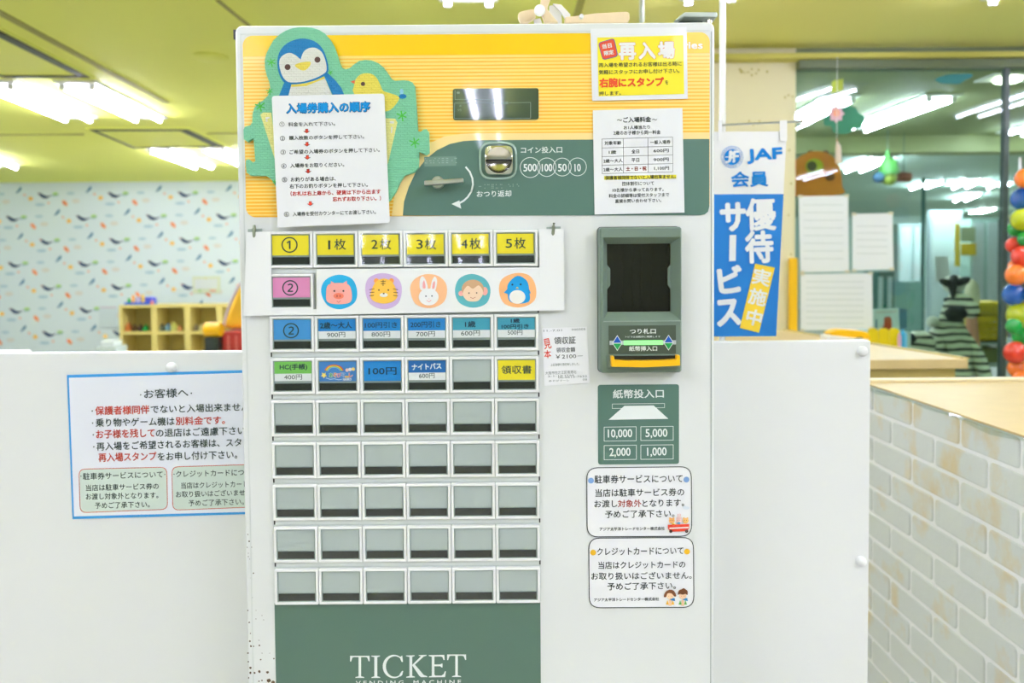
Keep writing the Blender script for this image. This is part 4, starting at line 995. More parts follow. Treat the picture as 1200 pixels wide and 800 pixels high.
# --- button grid
XB0 = P(319.6, 490, Y0).x; XB1 = P(631.8, 490, Y0).x; PX = (XB1 - XB0) / 6
ZB = [P(476, 270.4 + 49.15 * j, Y0).z for j in range(10)]; px_ = 1 / F
rail = mat('grey_white_rail', (205, 214, 208), .4)
b = MB(); b.box(XB0 - .001, XB1 + .0005, Y0 - .0015, Y0 - .0001, ZB[8] - 42 * px_, ZB[0] + 1 * px_, rail); mbuild(b, 'button_tray')
for j in range(9):
    b = MB(); b.box(XB0 - .0005, XB1, Y0 - .003, Y0 - .0016, ZB[j] - 48.3 * px_, ZB[j] - 42.6 * px_, mm('rail_face', (216, 224, 219), .35))
    if j < 8: mbuild(b, 'row_rail')
    e = MB()
    if j < 8:
        for x in (XB0 + .0, XB1 - .0012): e.box(x, x + .0018, Y0 - .0034, Y0 - .0031, ZB[j] - 48 * px_, ZB[j] - 43 * px_, BLACK)
        mbuild(e, 'rail_slots', kind='stuff')
cards = {(0, 0): ('y', ''), (0, 1): ('y', ''), (0, 2): ('y', ''), (0, 3): ('y', ''), (0, 4): ('y', ''), (0, 5): ('y', ''), (1, 0): ('p', ''),
         (2, 0): ('b', ''), (2, 1): ('bw', ''), (2, 2): ('bw', ''), (2, 3): ('bw', ''), (2, 4): ('tw', ''), (2, 5): ('tw', ''),
         (3, 0): ('gw', ''), (3, 1): ('l', ''), (3, 2): ('b2', ''), (3, 3): ('nw', ''), (3, 5): ('y', '')}
CC = {'y': (246, 228, 30), 'p': (238, 150, 200), 'b': (60, 150, 215), 'bw': (0, 135, 212), 'b2': (0, 138, 216), 'tw': (62, 164, 190), 'gw': (120, 200, 90), 'l': (62, 135, 205), 'nw': (10, 105, 180), 'grey': (182, 194, 191)}
labs = {(0, 0): 'yellow button card with a circled one', (0, 1): 'yellow button card for one ticket', (0, 2): 'yellow button card for two tickets', (0, 3): 'yellow button card for three tickets', (0, 4): 'yellow button card for four tickets', (0, 5): 'yellow button card for five tickets',
        (1, 0): 'pink button card with a circled two', (2, 0): 'blue button card with a circled two', (2, 1): 'blue and white button card for 900 yen', (2, 2): 'blue and white button card for 800 yen', (2, 3): 'blue and white button card for 700 yen',
        (2, 4): 'teal and white button card for 600 yen', (2, 5): 'teal and white button card for 500 yen', (3, 0): 'green and white button card for 400 yen', (3, 1): 'blue button card with a rainbow and star logo', (3, 2): 'plain blue button card for 100 yen',
        (3, 3): 'dark blue and white night pass button card', (3, 5): 'yellow button card for the receipt'}
def frame_ring(mb, x0, z0, x1, z1, w_, yf, yb, m, r_=.0012):
    o = rr(x0, z0, x1, z1, r_, 3); i = rr(x0 + w_, z0 + w_, x1 - w_, z1 - w_, r_ * .6, 3); n = len(o)
    vs = [(p_[0], yf + .0008, p_[1]) for p_ in o] + [(p_[0], yf, p_[1]) for p_ in inset(o, .0007)] + [(p_[0], yf, p_[1]) for p_ in inset(i, -.0005)] + [(p_[0], yf + .0012, p_[1]) for p_ in i] + [(p_[0], yb, p_[1]) for p_ in i] + [(p_[0], yb, p_[1]) for p_ in o]
    fs = []
    for k in range(6):
        a, c_ = k * n, ((k + 1) % 6) * n
        for q in range(n): fs.append((a + q, a + (q + 1) % n, c_ + (q + 1) % n, c_ + q))
    mb.add(vs, fs, m)
YB = Y0 - .0075
cardm = {}
proto = None; lensm = glass_mat('button_lens', (250, 252, 251), 1.42, .02)
def make_button(i, j, tilt=0.0, yaw=0.0):
    x0 = XB0 + PX * i + .0004; x1 = XB0 + PX * (i + 1) - .0004; zt_ = ZB[j]; zb_ = ZB[j] - 42.3 * px_
    c = cards.get((j, i)); key = c[0] if c else 'grey'
    mb = MB(); frame_ring(mb, x0, zb_, x1, zt_, 3.0 * px_, YB, Y0 - .0016, BEZEL)
    bt = mbuild(mb, 'ticket_button', label=labs.get((j, i)))
    mb = MB(); frame_ring(mb, x0 + 3.05 * px_, zb_ + 3.05 * px_, x1 - 3.05 * px_, zt_ - 3.05 * px_, 1.1 * px_, YB + .0008, Y0 - .0016, CLEAR, .0006); mbuild(mb, 'lens_rim', bt)
    xa, xb = x0 + 4.2 * px_, x1 - 4.2 * px_
    def fy(dy): return zt_ - dy * px_
    Yc = YB + .0022
    mb = MB(); km = mm('card_' + key, CC[key], .45, coat=.25, crough=.1)
    base = mm('button_interior', (150, 165, 160), .4)
    mb.box(xa, xb, Yc + .0008, Yc + .0012, fy(39), fy(3.6), base)
    if key == 'grey':
        mb.box(xa, xb, Yc, Yc + .0005, fy(28.8), fy(4.2), km)
    else:
        xr_ = xb - (.8 * px_ if j == 0 else 0)
        if key in ('bw', 'tw', 'gw', 'nw'):
            mb.box(xa, xr_, Yc, Yc + .0005, fy(18.2), fy(4.3), km); mb.box(xa, xr_, Yc, Yc + .0005, fy(27), fy(18.25), mm('card_white', (236, 240, 240), .45))
        else: mb.box(xa, xr_, Yc, Yc + .0005, fy(27.6), fy(4.5), km)
    mbuild(mb, 'label_card', bt)
    mb = MB(); a_, b2 = (29.8, 38.8); mb.box(xa + .3 * px_, xb - .3 * px_, Yc - .0003, Yc + .0004, fy(b2), fy(a_), LAMPW); mbuild(mb, 'lamp_window', bt)
    mb = MB(); xl0, xl1, zl0, zl1 = x0 + 3.3 * px_, x1 - 3.3 * px_, zb_ + 3.3 * px_, zt_ - 3.3 * px_
    dz = math.tan(tilt) * (zl1 - zl0); dx = math.tan(yaw) * (xl1 - xl0); yb_ = YB + .0014 - max(0, dz + dx - .0012)
    mb.add([(xl0, yb_, zl0), (xl1, yb_ + dx, zl0), (xl1, yb_ + dx + dz, zl1), (xl0, yb_ + dz, zl1)], [(0, 1, 2, 3)], lensm); mbuild(mb, 'lens', bt)
    return bt
tilts = {(0, 2): .095, (0, 3): .095, (0, 4): .095}; yaws = {(0, 2): .088, (0, 3): .053, (0, 4): .014}    # three lenses tilted on purpose so the lamps glare in them
BT = {}
for j in range(9):
    for i in range(6):
        if j == 1 and i > 0: continue
        BT[(j, i)] = make_button(i, j, tilts.get((j, i), random.uniform(-.012, .02)), yaws.get((j, i), 0))
# button lettering (row, column, [(text, crop function, scale, x0,y0,x1,y1,h, colour, bold)])
DG = ink((44, 70, 66)); NV = ink((22, 58, 78)); YL = YB + .0020
Z6 = Zm(280, 250, 6); Z57 = Zm(460, 250, 5.714); Z66 = Zm(300, 360, 6.6667); Z52 = Zm(470, 360, 5.217)
bl = [(0, 0, [('①', Z6, 6, 300, 276, 412, 276, 110, DG, .12)]), (0, 1, [('1', Z6, 6, 628, 252, 642, 252, 62, DG, .1), ('枚', Z6, 6, 672, 256, 752, 254, 76, DG, .1)]), (0, 2, [('2', Z6, 6, 932, 248, 975, 248, 62, DG, .1), ('枚', Z6, 6, 992, 254, 1070, 252, 76, DG, .1)]),
      (0, 3, [('3', Z57, 5.714, 160, 236, 202, 236, 60, DG, .1), ('枚', Z57, 5.714, 217, 242, 292, 240, 73, DG, .1)]), (0, 4, [('4', Z57, 5.714, 460, 233, 502, 233, 58, DG, .1), ('枚', Z57, 5.714, 517, 240, 592, 238, 73, DG, .1)]), (0, 5, [('5', Z57, 5.714, 758, 230, 800, 230, 58, DG, .1), ('枚', Z57, 5.714, 817, 236, 892, 234, 73, DG, .1)]),
      (1, 0, [('②', Z6, 6, 305, 577, 415, 577, 108, DG, .12)]), (2, 0, [('②', Z66, 6.6667, 212, 241, 335, 241, 118, DG, .12)]),
      (2, 1, [('2歳～大人', Z66, 6.6667, 502, 167, 748, 163, 50, NV, .22), ('900円', Z66, 6.6667, 555, 236, 697, 233, 40, DG, .02)]), (2, 2, [('100円引き', Z66, 6.6667, 852, 162, 1103, 160, 46, NV, .1), ('800円', Z66, 6.6667, 903, 232, 1048, 230, 40, DG, .02)]),
      (2, 3, [('200円引き', Z52, 5.217, 58, 124, 243, 122, 37, NV, .1), ('700円', Z52, 5.217, 93, 180, 207, 178, 32, DG, .02)]), (2, 4, [('1歳', Z52, 5.217, 392, 122, 455, 121, 37, NV, .22), ('600円', Z52, 5.217, 367, 175, 482, 173, 32, DG, .02)]),
      (2, 5, [('1歳', Z52, 5.217, 672, 95, 725, 94, 26, NV, .2), ('100円引き', Z52, 5.217, 615, 131, 780, 129, 27, NV, .15), ('500円', Z52, 5.217, 652, 170, 742, 168, 31, DG, .02)]),
      (3, 0, [('HC(手帳)', Z66, 6.6667, 186, 494, 400, 491, 50, DG, .22), ('400円', Z66, 6.6667, 220, 566, 360, 564, 40, DG, .02)]), (3, 2, [('100円', Z66, 6.6667, 880, 528, 1097, 526, 58, NV, .15)]),
      (3, 3, [('ナイトパス', Z52, 5.217, 68, 383, 246, 375, 35, Wm, .25), ('600円', Z52, 5.217, 110, 435, 205, 433, 32, DG, .02)]), (3, 5, [('領収書', Z52, 5.217, 614, 407, 798, 404, 50, DG, .15)])]
for j, i, items in bl:
    t = MB()
    for (s, Zf, sc, x0, y0, x1, y1, h, m_, bo) in items: TT(t, Zf, sc, s, x0, y0, x1, y1, h, m_, YL, bo, 3)
    t.build('lettering', BT[(j, i)])
# the rainbow logo card
t = MB()
for k, c_ in enumerate(((228, 90, 70), (245, 170, 60), (250, 225, 80), (150, 205, 90), (150, 200, 235))):
    R_ = 70 - k * 6; pts = [(Z66(610 + R_ * 1.05 * math.cos(a), 505 - R_ * .8 * math.sin(a))) for a in [math.pi * (.08 + .84 * q / 14) for q in range(15)]]
    t.linepx(pts, .95, YL, ink(c_))
t.flatpx([Z66(530 + (26 if k % 2 else 13) * math.sin(math.pi * k / 5), 530 - (26 if k % 2 else 13) * math.cos(math.pi * k / 5)) for k in range(10)], YL - .0001, ink((250, 225, 110)))
for k, (ch, c_) in enumerate(zip('あそびマーレ', ((60, 170, 90), (240, 140, 60), (230, 90, 130), (60, 130, 200), (240, 190, 50), (230, 110, 90)))):
    x = 572 + k * 31; a, c2 = Z66(x - 1, 547), Z66(x + 29, 547); t.text(ch, a[0], a[1], c2[0], c2[1], 34 / 6.667 * (.3 if ch == 'ー' else 1), Wm, YL - .0001, .42); t.text(ch, a[0], a[1], c2[0], c2[1], 34 / 6.667 * (.3 if ch == 'ー' else 1), ink(c_), YL - .0003, .12)
TT(t, Z66, 6.667, 'NANKO', 680, 572, 745, 570, 18, Wm, YL - .0001, .15)
for x, y, c_ in ((712, 490, (240, 200, 190)), (735, 485, (235, 235, 235)), (760, 482, (245, 215, 120))): t.flatpx(circ(*Z66(x, y), 2.1, 10), YL - .0001, ink(c_))
t.linepx([Z66(548, 552), Z66(580, 562), Z66(612, 558), Z66(645, 566), Z66(670, 562)], .8, YL - .0001, ink((190, 222, 240)))
t.build('logo_print', BT[(3, 1)])
# --- lower panel with serif lettering
a_, b2 = P(323, 760, Y0), P(633.5, 760, Y0)
b = MB(); b.box(a_.x, b2.x, Y0 - .0012, Y0 - .0001, .25, ZB[8] - 42.6 * px_, mat('lower_panel_green', (76, 112, 96), .3, coat=.6, crough=.02)); LP = mbuild(b, 'lower_panel')
def serif(mb, Zf, Y, m):
    def poly(*p_): mb.flatpx([Zf(*q) for q in p_], Y, m)
    def T_(x0, x1, t_, b_, st=22):
        c_ = (x0 + x1) / 2 + 0
        poly((x0, t_), (x1, t_), (x1 + 1, t_ + 48), (x1 - 8, t_ + 48), (x1 - 20, t_ + 16), (x1 - 34, t_ + 12), (c_ + st / 2, t_ + 12), (c_ + st / 2, b_ - 14), (c_ + 38, b_ - 7), (c_ + 40, b_), (c_ - 40, b_), (c_ - 38, b_ - 7), (c_ - st / 2, b_ - 14), (c_ - st / 2, t_ + 12), (x0 + 34, t_ + 12), (x0 + 20, t_ + 16), (x0 + 9, t_ + 50), (x0, t_ + 50))
    T_(77, 248, 136, 330)
    c_ = 303; poly((263, 135), (340, 134), (339, 141), (c_ + 13, 148), (c_ + 13, 316), (341, 323), (341, 330), (265, 331), (265, 324), (c_ - 13, 316), (c_ - 13, 148), (264, 142))
    o = []; i_ = []
    cx, cy = 462, 230
    for k in range(0, 29):
        a = math.radians(50 + (308 - 50) * k / 28); o.append((cx + 98 * math.cos(a), cy - 103 * math.sin(a)))
        i_.append((cx + 8 + 78 * math.cos(a), cy - 90 * math.sin(a)))
    for k in range(28): poly(o[k], o[k + 1], i_[k + 1], i_[k])
    poly((515, 150), (525, 140), (536, 134), (541, 190), (530, 190), (518, 162)); poly((508, 310), (520, 318), (535, 305), (544, 270), (534, 268), (515, 295))
    c_ = 612; poly((568, 133), (645, 131), (644, 138), (c_ + 11, 146), (c_ + 11, 312), (646, 318), (646, 326), (570, 328), (570, 321), (c_ - 13, 313), (c_ - 13, 147), (569, 140))
    poly((c_ + 5, 222), (690, 150), (700, 140), (680, 136), (680, 130), (750, 128), (749, 135), (725, 142), (648, 212)); poly((c_ + 12, 222), (640, 205), (725, 305), (756, 316), (756, 323), (700, 324), (685, 312))
    poly((768, 130), (905, 128), (908, 172), (898, 172), (888, 146), (870, 142), (818, 143), (818, 212), (870, 211), (880, 205), (889, 204), (889, 238), (880, 238), (870, 228), (818, 228), (818, 300), (826, 310), (880, 310), (900, 296), (910, 272), (919, 272), (912, 323), (770, 325), (770, 318), (795, 312), (795, 145), (769, 137))
    T_(930, 1096, 124, 322)
t = MB(); serif(t, Zm(400, 750, 7.5), Y0 - .0015, Wm)
TT(t, Zm(400, 750, 7.5), 7.5, 'V E N D I N G    M A C H I N E', 128, 392, 1052, 382, 34, Wm, Y0 - .0015, .08)
mbuild(t, 'panel_lettering', LP)
# --- bill unit
Z = Zm(680, 250, 4.2105)
def bill_unit():
    A, B = P(*Z(87, 780), Y0), P(*Z(487, 66), Y0)
    def X_(x): return A.x + (x - 87) / 400 * (B.x - A.x)
    def Z_(y): return B.z - (y - 66) / 714 * (B.z - A.z)
    sh = MB(); sh.prism(rr(A.x - .0006, A.z - .0006, B.x + .0006, B.z + .0006, .005, 5), Y0 - .0012, Y0 - .0001, BLACK); mbuild(sh, 'bill_unit_gasket')
    # body as a frame around the deep opening
    yf = Y0 - .022; b = MB()
    outer = rr(A.x, A.z, B.x, B.z, .0045, 5)
    op = [Z_xy for Z_xy in [(X_(130), Z_(483)), (X_(440), Z_(483)), (X_(440), Z_(372)), (X_(426), Z_(350)), (X_(426), Z_(270)), (X_(440), Z_(250)), (X_(440), Z_(148)), (X_(130), Z_(148)), (X_(130), Z_(250)), (X_(146), Z_(270)), (X_(146), Z_(350)), (X_(130), Z_(372))]]
    # front plate in pieces
    def bx(x0, x1, y0, y1, m=VALID, f=yf, bk=Y0 - .0013): b.box(X_(x0), X_(x1), f, bk, Z_(y1), Z_(y0), m)
    ft = [[(p_[0], Y0 - .0013, p_[1]) for p_ in outer], [(p_[0], Y0 - .019, p_[1]) for p_ in inset(outer, .001)], [(p_[0], Y0 - .022, p_[1]) for p_ in inset(outer, .003)]]
    b.loft(ft, VALID, cap0=False, cap1=False)
    xo0, xo1, zo0, zo1 = X_(87) + .003, X_(487) - .003, Z_(780) + .003, Z_(66) - .003
    # ring 1: flat rim to bevel rectangle; ring 2 slopes inward to the opening; then deep walls
    R0 = [(xo0, yf, zo0), (xo1, yf, zo0), (xo1, yf, zo1), (xo0, yf, zo1)]
    # lower part face
    b.add([(xo0, yf, zo0), (xo1, yf, zo0), (xo1, yf, Z_(523)), (xo0, yf, Z_(523))], [(0, 1, 2, 3)], VALID)
    b.add([(xo0, yf, Z_(118)), (xo1, yf, Z_(118)), (xo1, yf, zo1), (xo0, yf, zo1)], [(0, 1, 2, 3)], VALID)
    b.add([(xo0, yf, Z_(523)), (X_(105), yf, Z_(523)), (X_(105), yf, Z_(118)), (xo0, yf, Z_(118))], [(0, 1, 2, 3)], VALID)
    b.add([(X_(478), yf, Z_(523)), (xo1, yf, Z_(523)), (xo1, yf, Z_(118)), (X_(478), yf, Z_(118))], [(0, 1, 2, 3)], VALID)
    yi = Y0 - .008
    O4 = [(X_(105), yf, Z_(523)), (X_(478), yf, Z_(523)), (X_(478), yf, Z_(118)), (X_(105), yf, Z_(118))]
    def q4(a, c_, idx): 
        k = len(idx); vs = [a, c_] + [(op[i][0], yi, op[i][1]) for i in idx]; b.add(vs, [tuple(range(len(vs)))], VALID)
    q4(O4[0], O4[1], [1, 0]); q4(O4[1], O4[2], [6, 5, 4, 3, 2, 1]); q4(O4[2], O4[3], [7, 6]); q4(O4[3], O4[0], [0, 11, 10, 9, 8, 7])
    mats_ = mm('opening_dark_green', (104, 106, 74), .35)
    b.loft([[(p_[0], yi, p_[1]) for p_ in op], [(p_[0], Y0 + .0, p_[1]) for p_ in op]], mats_, cap0=False, cap1=True)
    U = mbuild(b, 'bill_unit')
    v = MB()
    for x in (208, 258, 302, 352, 425): v.box(X_(x), X_(x + 5), Y0 - .0025, Y0 - .0003, Z_(478), Z_(152), BLACK)
    mbuild(v, 'guide_bars', U, kind='stuff')
    s = MB(); s.box(X_(130), X_(440), Y0 - .0045, Y0 - .0028, Z_(482), Z_(149), glass_mat('smoked_window', (196, 196, 176), 1.6, .03)); mbuild(s, 'smoked_window', U)
    e = MB()
    for y0, y1 in ((523, 527),): e.box(X_(105), X_(478), yf - .0012, yf - .0001, Z_(y1), Z_(y0), mm('lip_light', (150, 168, 156), .35))
    mbuild(e, 'lower_lip', U)
    l = MB(); l.box(X_(130), X_(453), yf - .0012, yf - .0001, Z_(682), Z_(545), mat('label_dark_green', (74, 88, 72), .25, coat=.6)); mbuild(l, 'label_plate', U)
    l = MB(); l.box(X_(134), X_(453), yf - .0022, yf - .0013, Z_(638), Z_(618), mm('bar_grey', (190, 200, 200), .4)); mbuild(l, 'light_bar_frame', U)
    l = MB(); l.box(X_(202), X_(388), yf - .0032, yf - .0023, Z_(639), Z_(617), mat('lit_green_bar', (130, 235, 130), .4, emit=.55)); mbuild(l, 'green_light_bar', U)
    t = MB(); yk = yf - .0034
    def tri(p_, m): t.add([(X_(x), yk, Z_(y)) for x, y in p_], [(0, 1, 2)], m)
    for cx in (170, 416):
        tri([(cx - 25, 629), (cx + 25, 629), (cx, 590)], ink((240, 244, 240))); tri([(cx - 25, 628), (cx + 25, 628), (cx, 667)], ink((240, 244, 240)))
        yk -= .0003; tri([(cx - 20, 627), (cx + 20, 627), (cx, 595)], ink((20, 90, 190))); tri([(cx - 20, 631), (cx + 20, 631), (cx, 662)], ink((20, 160, 80))); yk += .0003
    mbuild(t, 'arrow_marks', U, kind='stuff')
    t = MB()
    def tx(s_, x0, y0, x1, h, bo=.05):
        vs, fs, bb = glyphs(s_, 3)
        for q, (ox, oy) in enumerate(((0, 0), (bo, 0), (-bo, 0), (0, bo), (0, -bo)) if bo else ((0, 0),)):
            t.add([(X_(x0 + (x - bb[0]) / (bb[2] - bb[0]) * (x1 - x0) + ox * 4), yf - .0016 - q * 1e-5, Z_(y0 - (y - bb[1]) / (bb[3] - bb[1]) * h + oy * 4)) for x, y in vs], fs, Wm)
    tx('つり札口', 232, 585, 356, 24, .12); tx('トビラは自動的に開閉します', 210, 604, 378, 9, 0); tx('紙幣挿入口', 228, 669, 362, 24, .12)
    mbuild(t, 'lettering', U)
    # yellow bill mouth
    ymt = mat('mouth_yellow', (250, 190, 10), .35)
    m_ = MB(); m_.box(X_(122), X_(470), yf - .004, yf - .0001, Z_(752), Z_(686), VALID); mbuild(m_, 'mouth_mount', U, bevel=.001)
    m_ = MB()
    lo = [(X_(135), Z_(688)), (X_(148), Z_(688)), (X_(150), Z_(706)), (X_(210), Z_(710)), (X_(290), Z_(711)), (X_(385), Z_(710)), (X_(446), Z_(705)), (X_(447), Z_(686)), (X_(460), Z_(686)), (X_(461), Z_(734)), (X_(290), Z_(741)), (X_(137), Z_(737))]
    m_.loft([[(p_[0], yf - .016, p_[1]) for p_ in lo], [(p_[0], yf - .0041, p_[1]) for p_ in lo]], ymt); mbuild(m_, 'bill_mouth', U)
    m_ = MB(); m_.box(X_(148), X_(447), yf - .0052, yf - .0041, Z_(712), Z_(690), BLACK); mbuild(m_, 'bill_slit', U)
bill_unit()
# --- bill sign
Z = Zm(680, 440, 4.2125)
A, B = P(*Z(88, 438), Y0), P(*Z(487, 42), Y0)
b = MB(); b.prism(rr(A.x, A.z, B.x, B.z, .0032, 5), Y0 - .0006, Y0 - .0001, GREYG); BS = mbuild(b, 'bill_sign')
t = MB(); Yt = Y0 - .0009
TT(t, Z, 4.2125, '紙幣投入口', 162, 112, 412, 109, 42, Wm, Yt, .2, 3)
def rect_line(q, wd): t.linepx([Z(*p_) for p_ in q], wd, Yt, Wm, closed=True)
rect_line([(158, 140), (416, 137), (416, 158), (158, 162)], .5)
t.flatpx([Z(218, 149), Z(362, 147), Z(435, 213), Z(140, 218)], Yt - .0002, Wm)
rect_line([(118, 254), (276, 252), (276, 321), (118, 323)], .6); rect_line([(299, 252), (459, 250), (459, 318), (299, 320)], .6)
rect_line([(118, 345), (277, 343), (277, 413), (118, 415)], .6); rect_line([(299, 343), (459, 341), (459, 411), (299, 413)], .6)
for s, x0, y0, x1 in (('10,000', 137, 311, 256), ('5,000', 323, 309, 430), ('2,000', 145, 403, 248), ('1,000', 331, 401, 426)): TT(t, Z, 4.2125, s, x0, y0, x1, y0 - 2, 45, Wm, Yt, .2, 3)
mbuild(t, 'lettering', BS)
# --- chipped paint at the lower left edge of the machine
rnd = random.Random(3); ch = MB(); rust = ink((92, 74, 52))
for (x, y, r_) in ((290.5, 626, .8), (292, 634, 1.1), (289.7, 641, .6), (295, 641, .6), (291, 652, .6), (292.5, 655, .5), (297, 671.5, 1), (294, 677, .6), (295.5, 700, .7), (290.5, 715, 1), (300, 715, .5), (292, 729, 1), (307, 721, .6), (309, 726, .5), (300, 725, .6), (293.5, 742, .8),
                   (293, 751, 1.2), (294, 757, 1.6), (297, 757, 1.3), (304, 756, 1.2), (303.5, 750, .6), (307, 765, .7), (305.5, 772.5, 1), (316, 765, .5), (321, 771.5, 1), (291, 775, 1), (293.5, 782, 1.7), (293.5, 788, 1.6), (298, 788, 1.6), (304, 786.5, 1.8), (313.5, 787.5, 2), (291.5, 794, 1), (303.5, 798, 1), (315, 797, 2.8), (320, 799, 2.4), (291, 648, .5), (290.5, 765, 1.2), (307, 797, 1)):
    n = 7; ch.flatpx([(x + r_ * rnd.uniform(.6, 1.15) * math.cos(2 * math.pi * k / n), y + r_ * rnd.uniform(.6, 1.1) * math.sin(2 * math.pi * k / n)) for k in range(n)], Y0 - .0003, rust)
for k in range(30):
    x, y = rnd.uniform(289, 321), 800 + rnd.uniform(0, 90); r_ = rnd.uniform(.5, 2)
    n = 7; ch.flatpx([(x + r_ * rnd.uniform(.6, 1.15) * math.cos(2 * math.pi * q / n), y + r_ * rnd.uniform(.6, 1.1) * math.sin(2 * math.pi * q / n)) for q in range(n)], Y0 - .0003, rust)
mbuild(ch, 'paint_chips', kind='stuff')

# ================================================================== SHEETS ON THE MACHINE
# clips
def clip(px, py, tiltx, label):
    r = thing('strip_clip', label, 'clip', tuple(P(px, py, Y0 - .002)))
    MB().prismpx([(px - 7.5, py - 2.5), (px + 9, py - 3.2), (px + 9, py + 1.2), (px - 7.5, py + 2)], Y0 - .003, Y0 - .0019, mm('grey_tape', (170, 185, 178), .3, coat=.6)).build('tape', r)
    MB().tube([P(px + tiltx, py - 7, Y0 - .006), P(px + tiltx * .6, py - 3, Y0 - .0075), P(px, py + 5, Y0 - .0075), P(px - tiltx * .5, py + 9, Y0 - .006)], .0022, mm('clip_metal', (150, 160, 140), .3, .5), 10, [.0018, .0024, .0024, .0018]).build('hook', r, smooth=True)
clip(298, 271, 0, 'small grey hook and tape at the top left end of the white strip')
clip(648, 268.5, 1.2, 'small grey hook and tape at the top right end of the white strip')
# long white strip with the animal icons
def strip():
    Ys = YB - .0012
    r = thing('icon_strip', 'long white laminated strip with five animal icons laid over the second button row', 'paper strip', tuple(P(284, 370, Ys)))
    sm_ = mat('glossy_strip_film', (238, 242, 241), .5, coat=.8, crough=.12, bump=(26, .6, .012, 1))
    xr = P(660, 320, Ys).x
    # sheet laid around the cut-outs: left part, right part, lower band, piece right of the lone button
    b = MB()
    b.prismpx([(289, 272), (317.2, 271), (318.2, 362.5), (285.5, 369.8)], Ys, Ys + .0006, sm_)
    b.prismpx([(631.8, 268.5), (660.3, 268), (661.3, 363.3), (632.8, 364)], Ys, Ys + .0006, sm_)
    b.prismpx([(285.5, 369.8), (318.2, 362.7), (371, 362.2), (371, 368.9)], Ys, Ys + .0006, sm_)
    b.prismpx([(371, 315.3), (632.2, 313.2), (632.8, 364), (371, 368.9)], Ys, Ys + .0006, sm_)
    b.build('sheet', r)
    Z = Zm(370, 310, 4.444); Yk = Ys - .0003
    def pl(pts, c_, k): q.flatpx([Z(*p_) for p_ in pts], Yk - .00025 * k, ink(c_))
    # pig
    q = MB(); pl(smoothpts([(28, 140), (50, 80), (120, 52), (190, 75), (216, 140), (200, 200), (130, 232), (60, 210)]), (40, 175, 225), 0)
    pl([(75, 115), (80, 85), (105, 100)], (242, 165, 155), 1); pl([(138, 98), (162, 83), (166, 118)], (242, 165, 155), 1)
    pl(smoothpts([(54, 150), (65, 105), (120, 95), (172, 105), (188, 150), (180, 195), (120, 206), (62, 195)]), (244, 172, 160), 2)
    pl(circ(119, 163, 27, 20, 16), (240, 130, 100), 3); pl(circ(111, 163, 3.5, 10, 7), (190, 90, 75), 4); pl(circ(127, 163, 3.5, 10, 7), (190, 90, 75), 4)
    pl(circ(97, 137, 5, 10), (70, 60, 55), 4); pl(circ(144, 137, 5, 10), (70, 60, 55), 4); q.linepx([Z(110, 190), Z(119, 197), Z(130, 188)], .5, Yk - .001, ink((200, 90, 80)))
    q.build('pig_icon', r)
    # tiger
    q = MB(); pl(smoothpts([(258, 135), (275, 70), (345, 44), (420, 65), (448, 120), (430, 200), (360, 232), (285, 205)]), (205, 180, 222), 0)
    pl(circ(316, 84, 13), (250, 165, 80), 1); pl(circ(394, 84, 13), (250, 165, 80), 1)
    pl(smoothpts([(285, 160), (308, 95), (355, 72), (402, 95), (425, 160), (405, 190), (355, 203), (303, 190)]), (252, 200, 80), 2)
    for x0, y0, x1, y1 in ((338, 88, 364, 86), (340, 100, 362, 98), (351, 80, 351, 110), (280, 130, 304, 126), (282, 145, 304, 143), (280, 162, 302, 160), (404, 126, 428, 130), (406, 144, 428, 146), (405, 160, 427, 163)): q.linepx([Z(x0, y0), Z(x1, y1)], .75, Yk - .0009, ink((84, 66, 50)))
    pl(circ(354, 158, 21, 18, 11), (240, 240, 236), 4); pl(circ(354, 150, 5, 8, 4), (90, 70, 60), 5); pl(circ(329, 132, 4.5, 10), (90, 70, 50), 4); pl(circ(378, 132, 4.5, 10), (90, 70, 50), 4)
    q.build('tiger_icon', r)
    # rabbit
    q = MB(); pl(smoothpts([(492, 130), (510, 80), (570, 50), (640, 60), (682, 110), (670, 190), (600, 226), (520, 205)]), (246, 190, 140), 0)
    pl(smoothpts([(545, 130), (542, 80), (556, 60), (575, 85), (582, 130)]), (240, 240, 238), 1); pl(smoothpts([(598, 130), (605, 85), (620, 62), (632, 85), (622, 135)]), (240, 240, 238), 1)
    pl(smoothpts([(558, 122), (558, 95), (565, 82), (572, 120)]), (244, 170, 165), 2); pl(smoothpts([(606, 122), (612, 92), (621, 88), (618, 122)]), (244, 170, 165), 2)
    pl(circ(588, 168, 52, 30, 44), (238, 241, 240), 2.5); pl(circ(574, 164, 4, 10), (70, 90, 100), 4); pl(circ(605, 163, 4, 10), (70, 90, 100), 4); pl(circ(590, 178, 2, 8), (235, 150, 140), 4); q.linepx([Z(578, 186), Z(590, 194), Z(601, 185)], .5, Yk - .0012, ink((238, 130, 120)))
    q.build('rabbit_icon', r)
    # monkey
    q = MB(); pl(smoothpts([(725, 140), (745, 75), (810, 48), (880, 72), (910, 130), (890, 200), (820, 224), (750, 200)]), (95, 182, 190), 0)
    pl(circ(757, 150, 14), (244, 175, 165), 1); pl(circ(880, 138, 16, 20, 22), (244, 175, 165), 1); pl(circ(818, 128, 58, 30, 50), (205, 165, 125), 2); pl(smoothpts([(765, 150), (790, 110), (818, 125), (850, 108), (872, 145), (850, 185), (818, 192), (785, 185)]), (240, 212, 180), 3)
    pl(circ(798, 148, 4, 8), (90, 70, 60), 4); pl(circ(838, 147, 4, 8), (90, 70, 60), 4); q.linepx([Z(805, 170), Z(818, 176), Z(832, 169)], .6, Yk - .0013, ink((190, 110, 90)))
    q.build('monkey_icon', r)
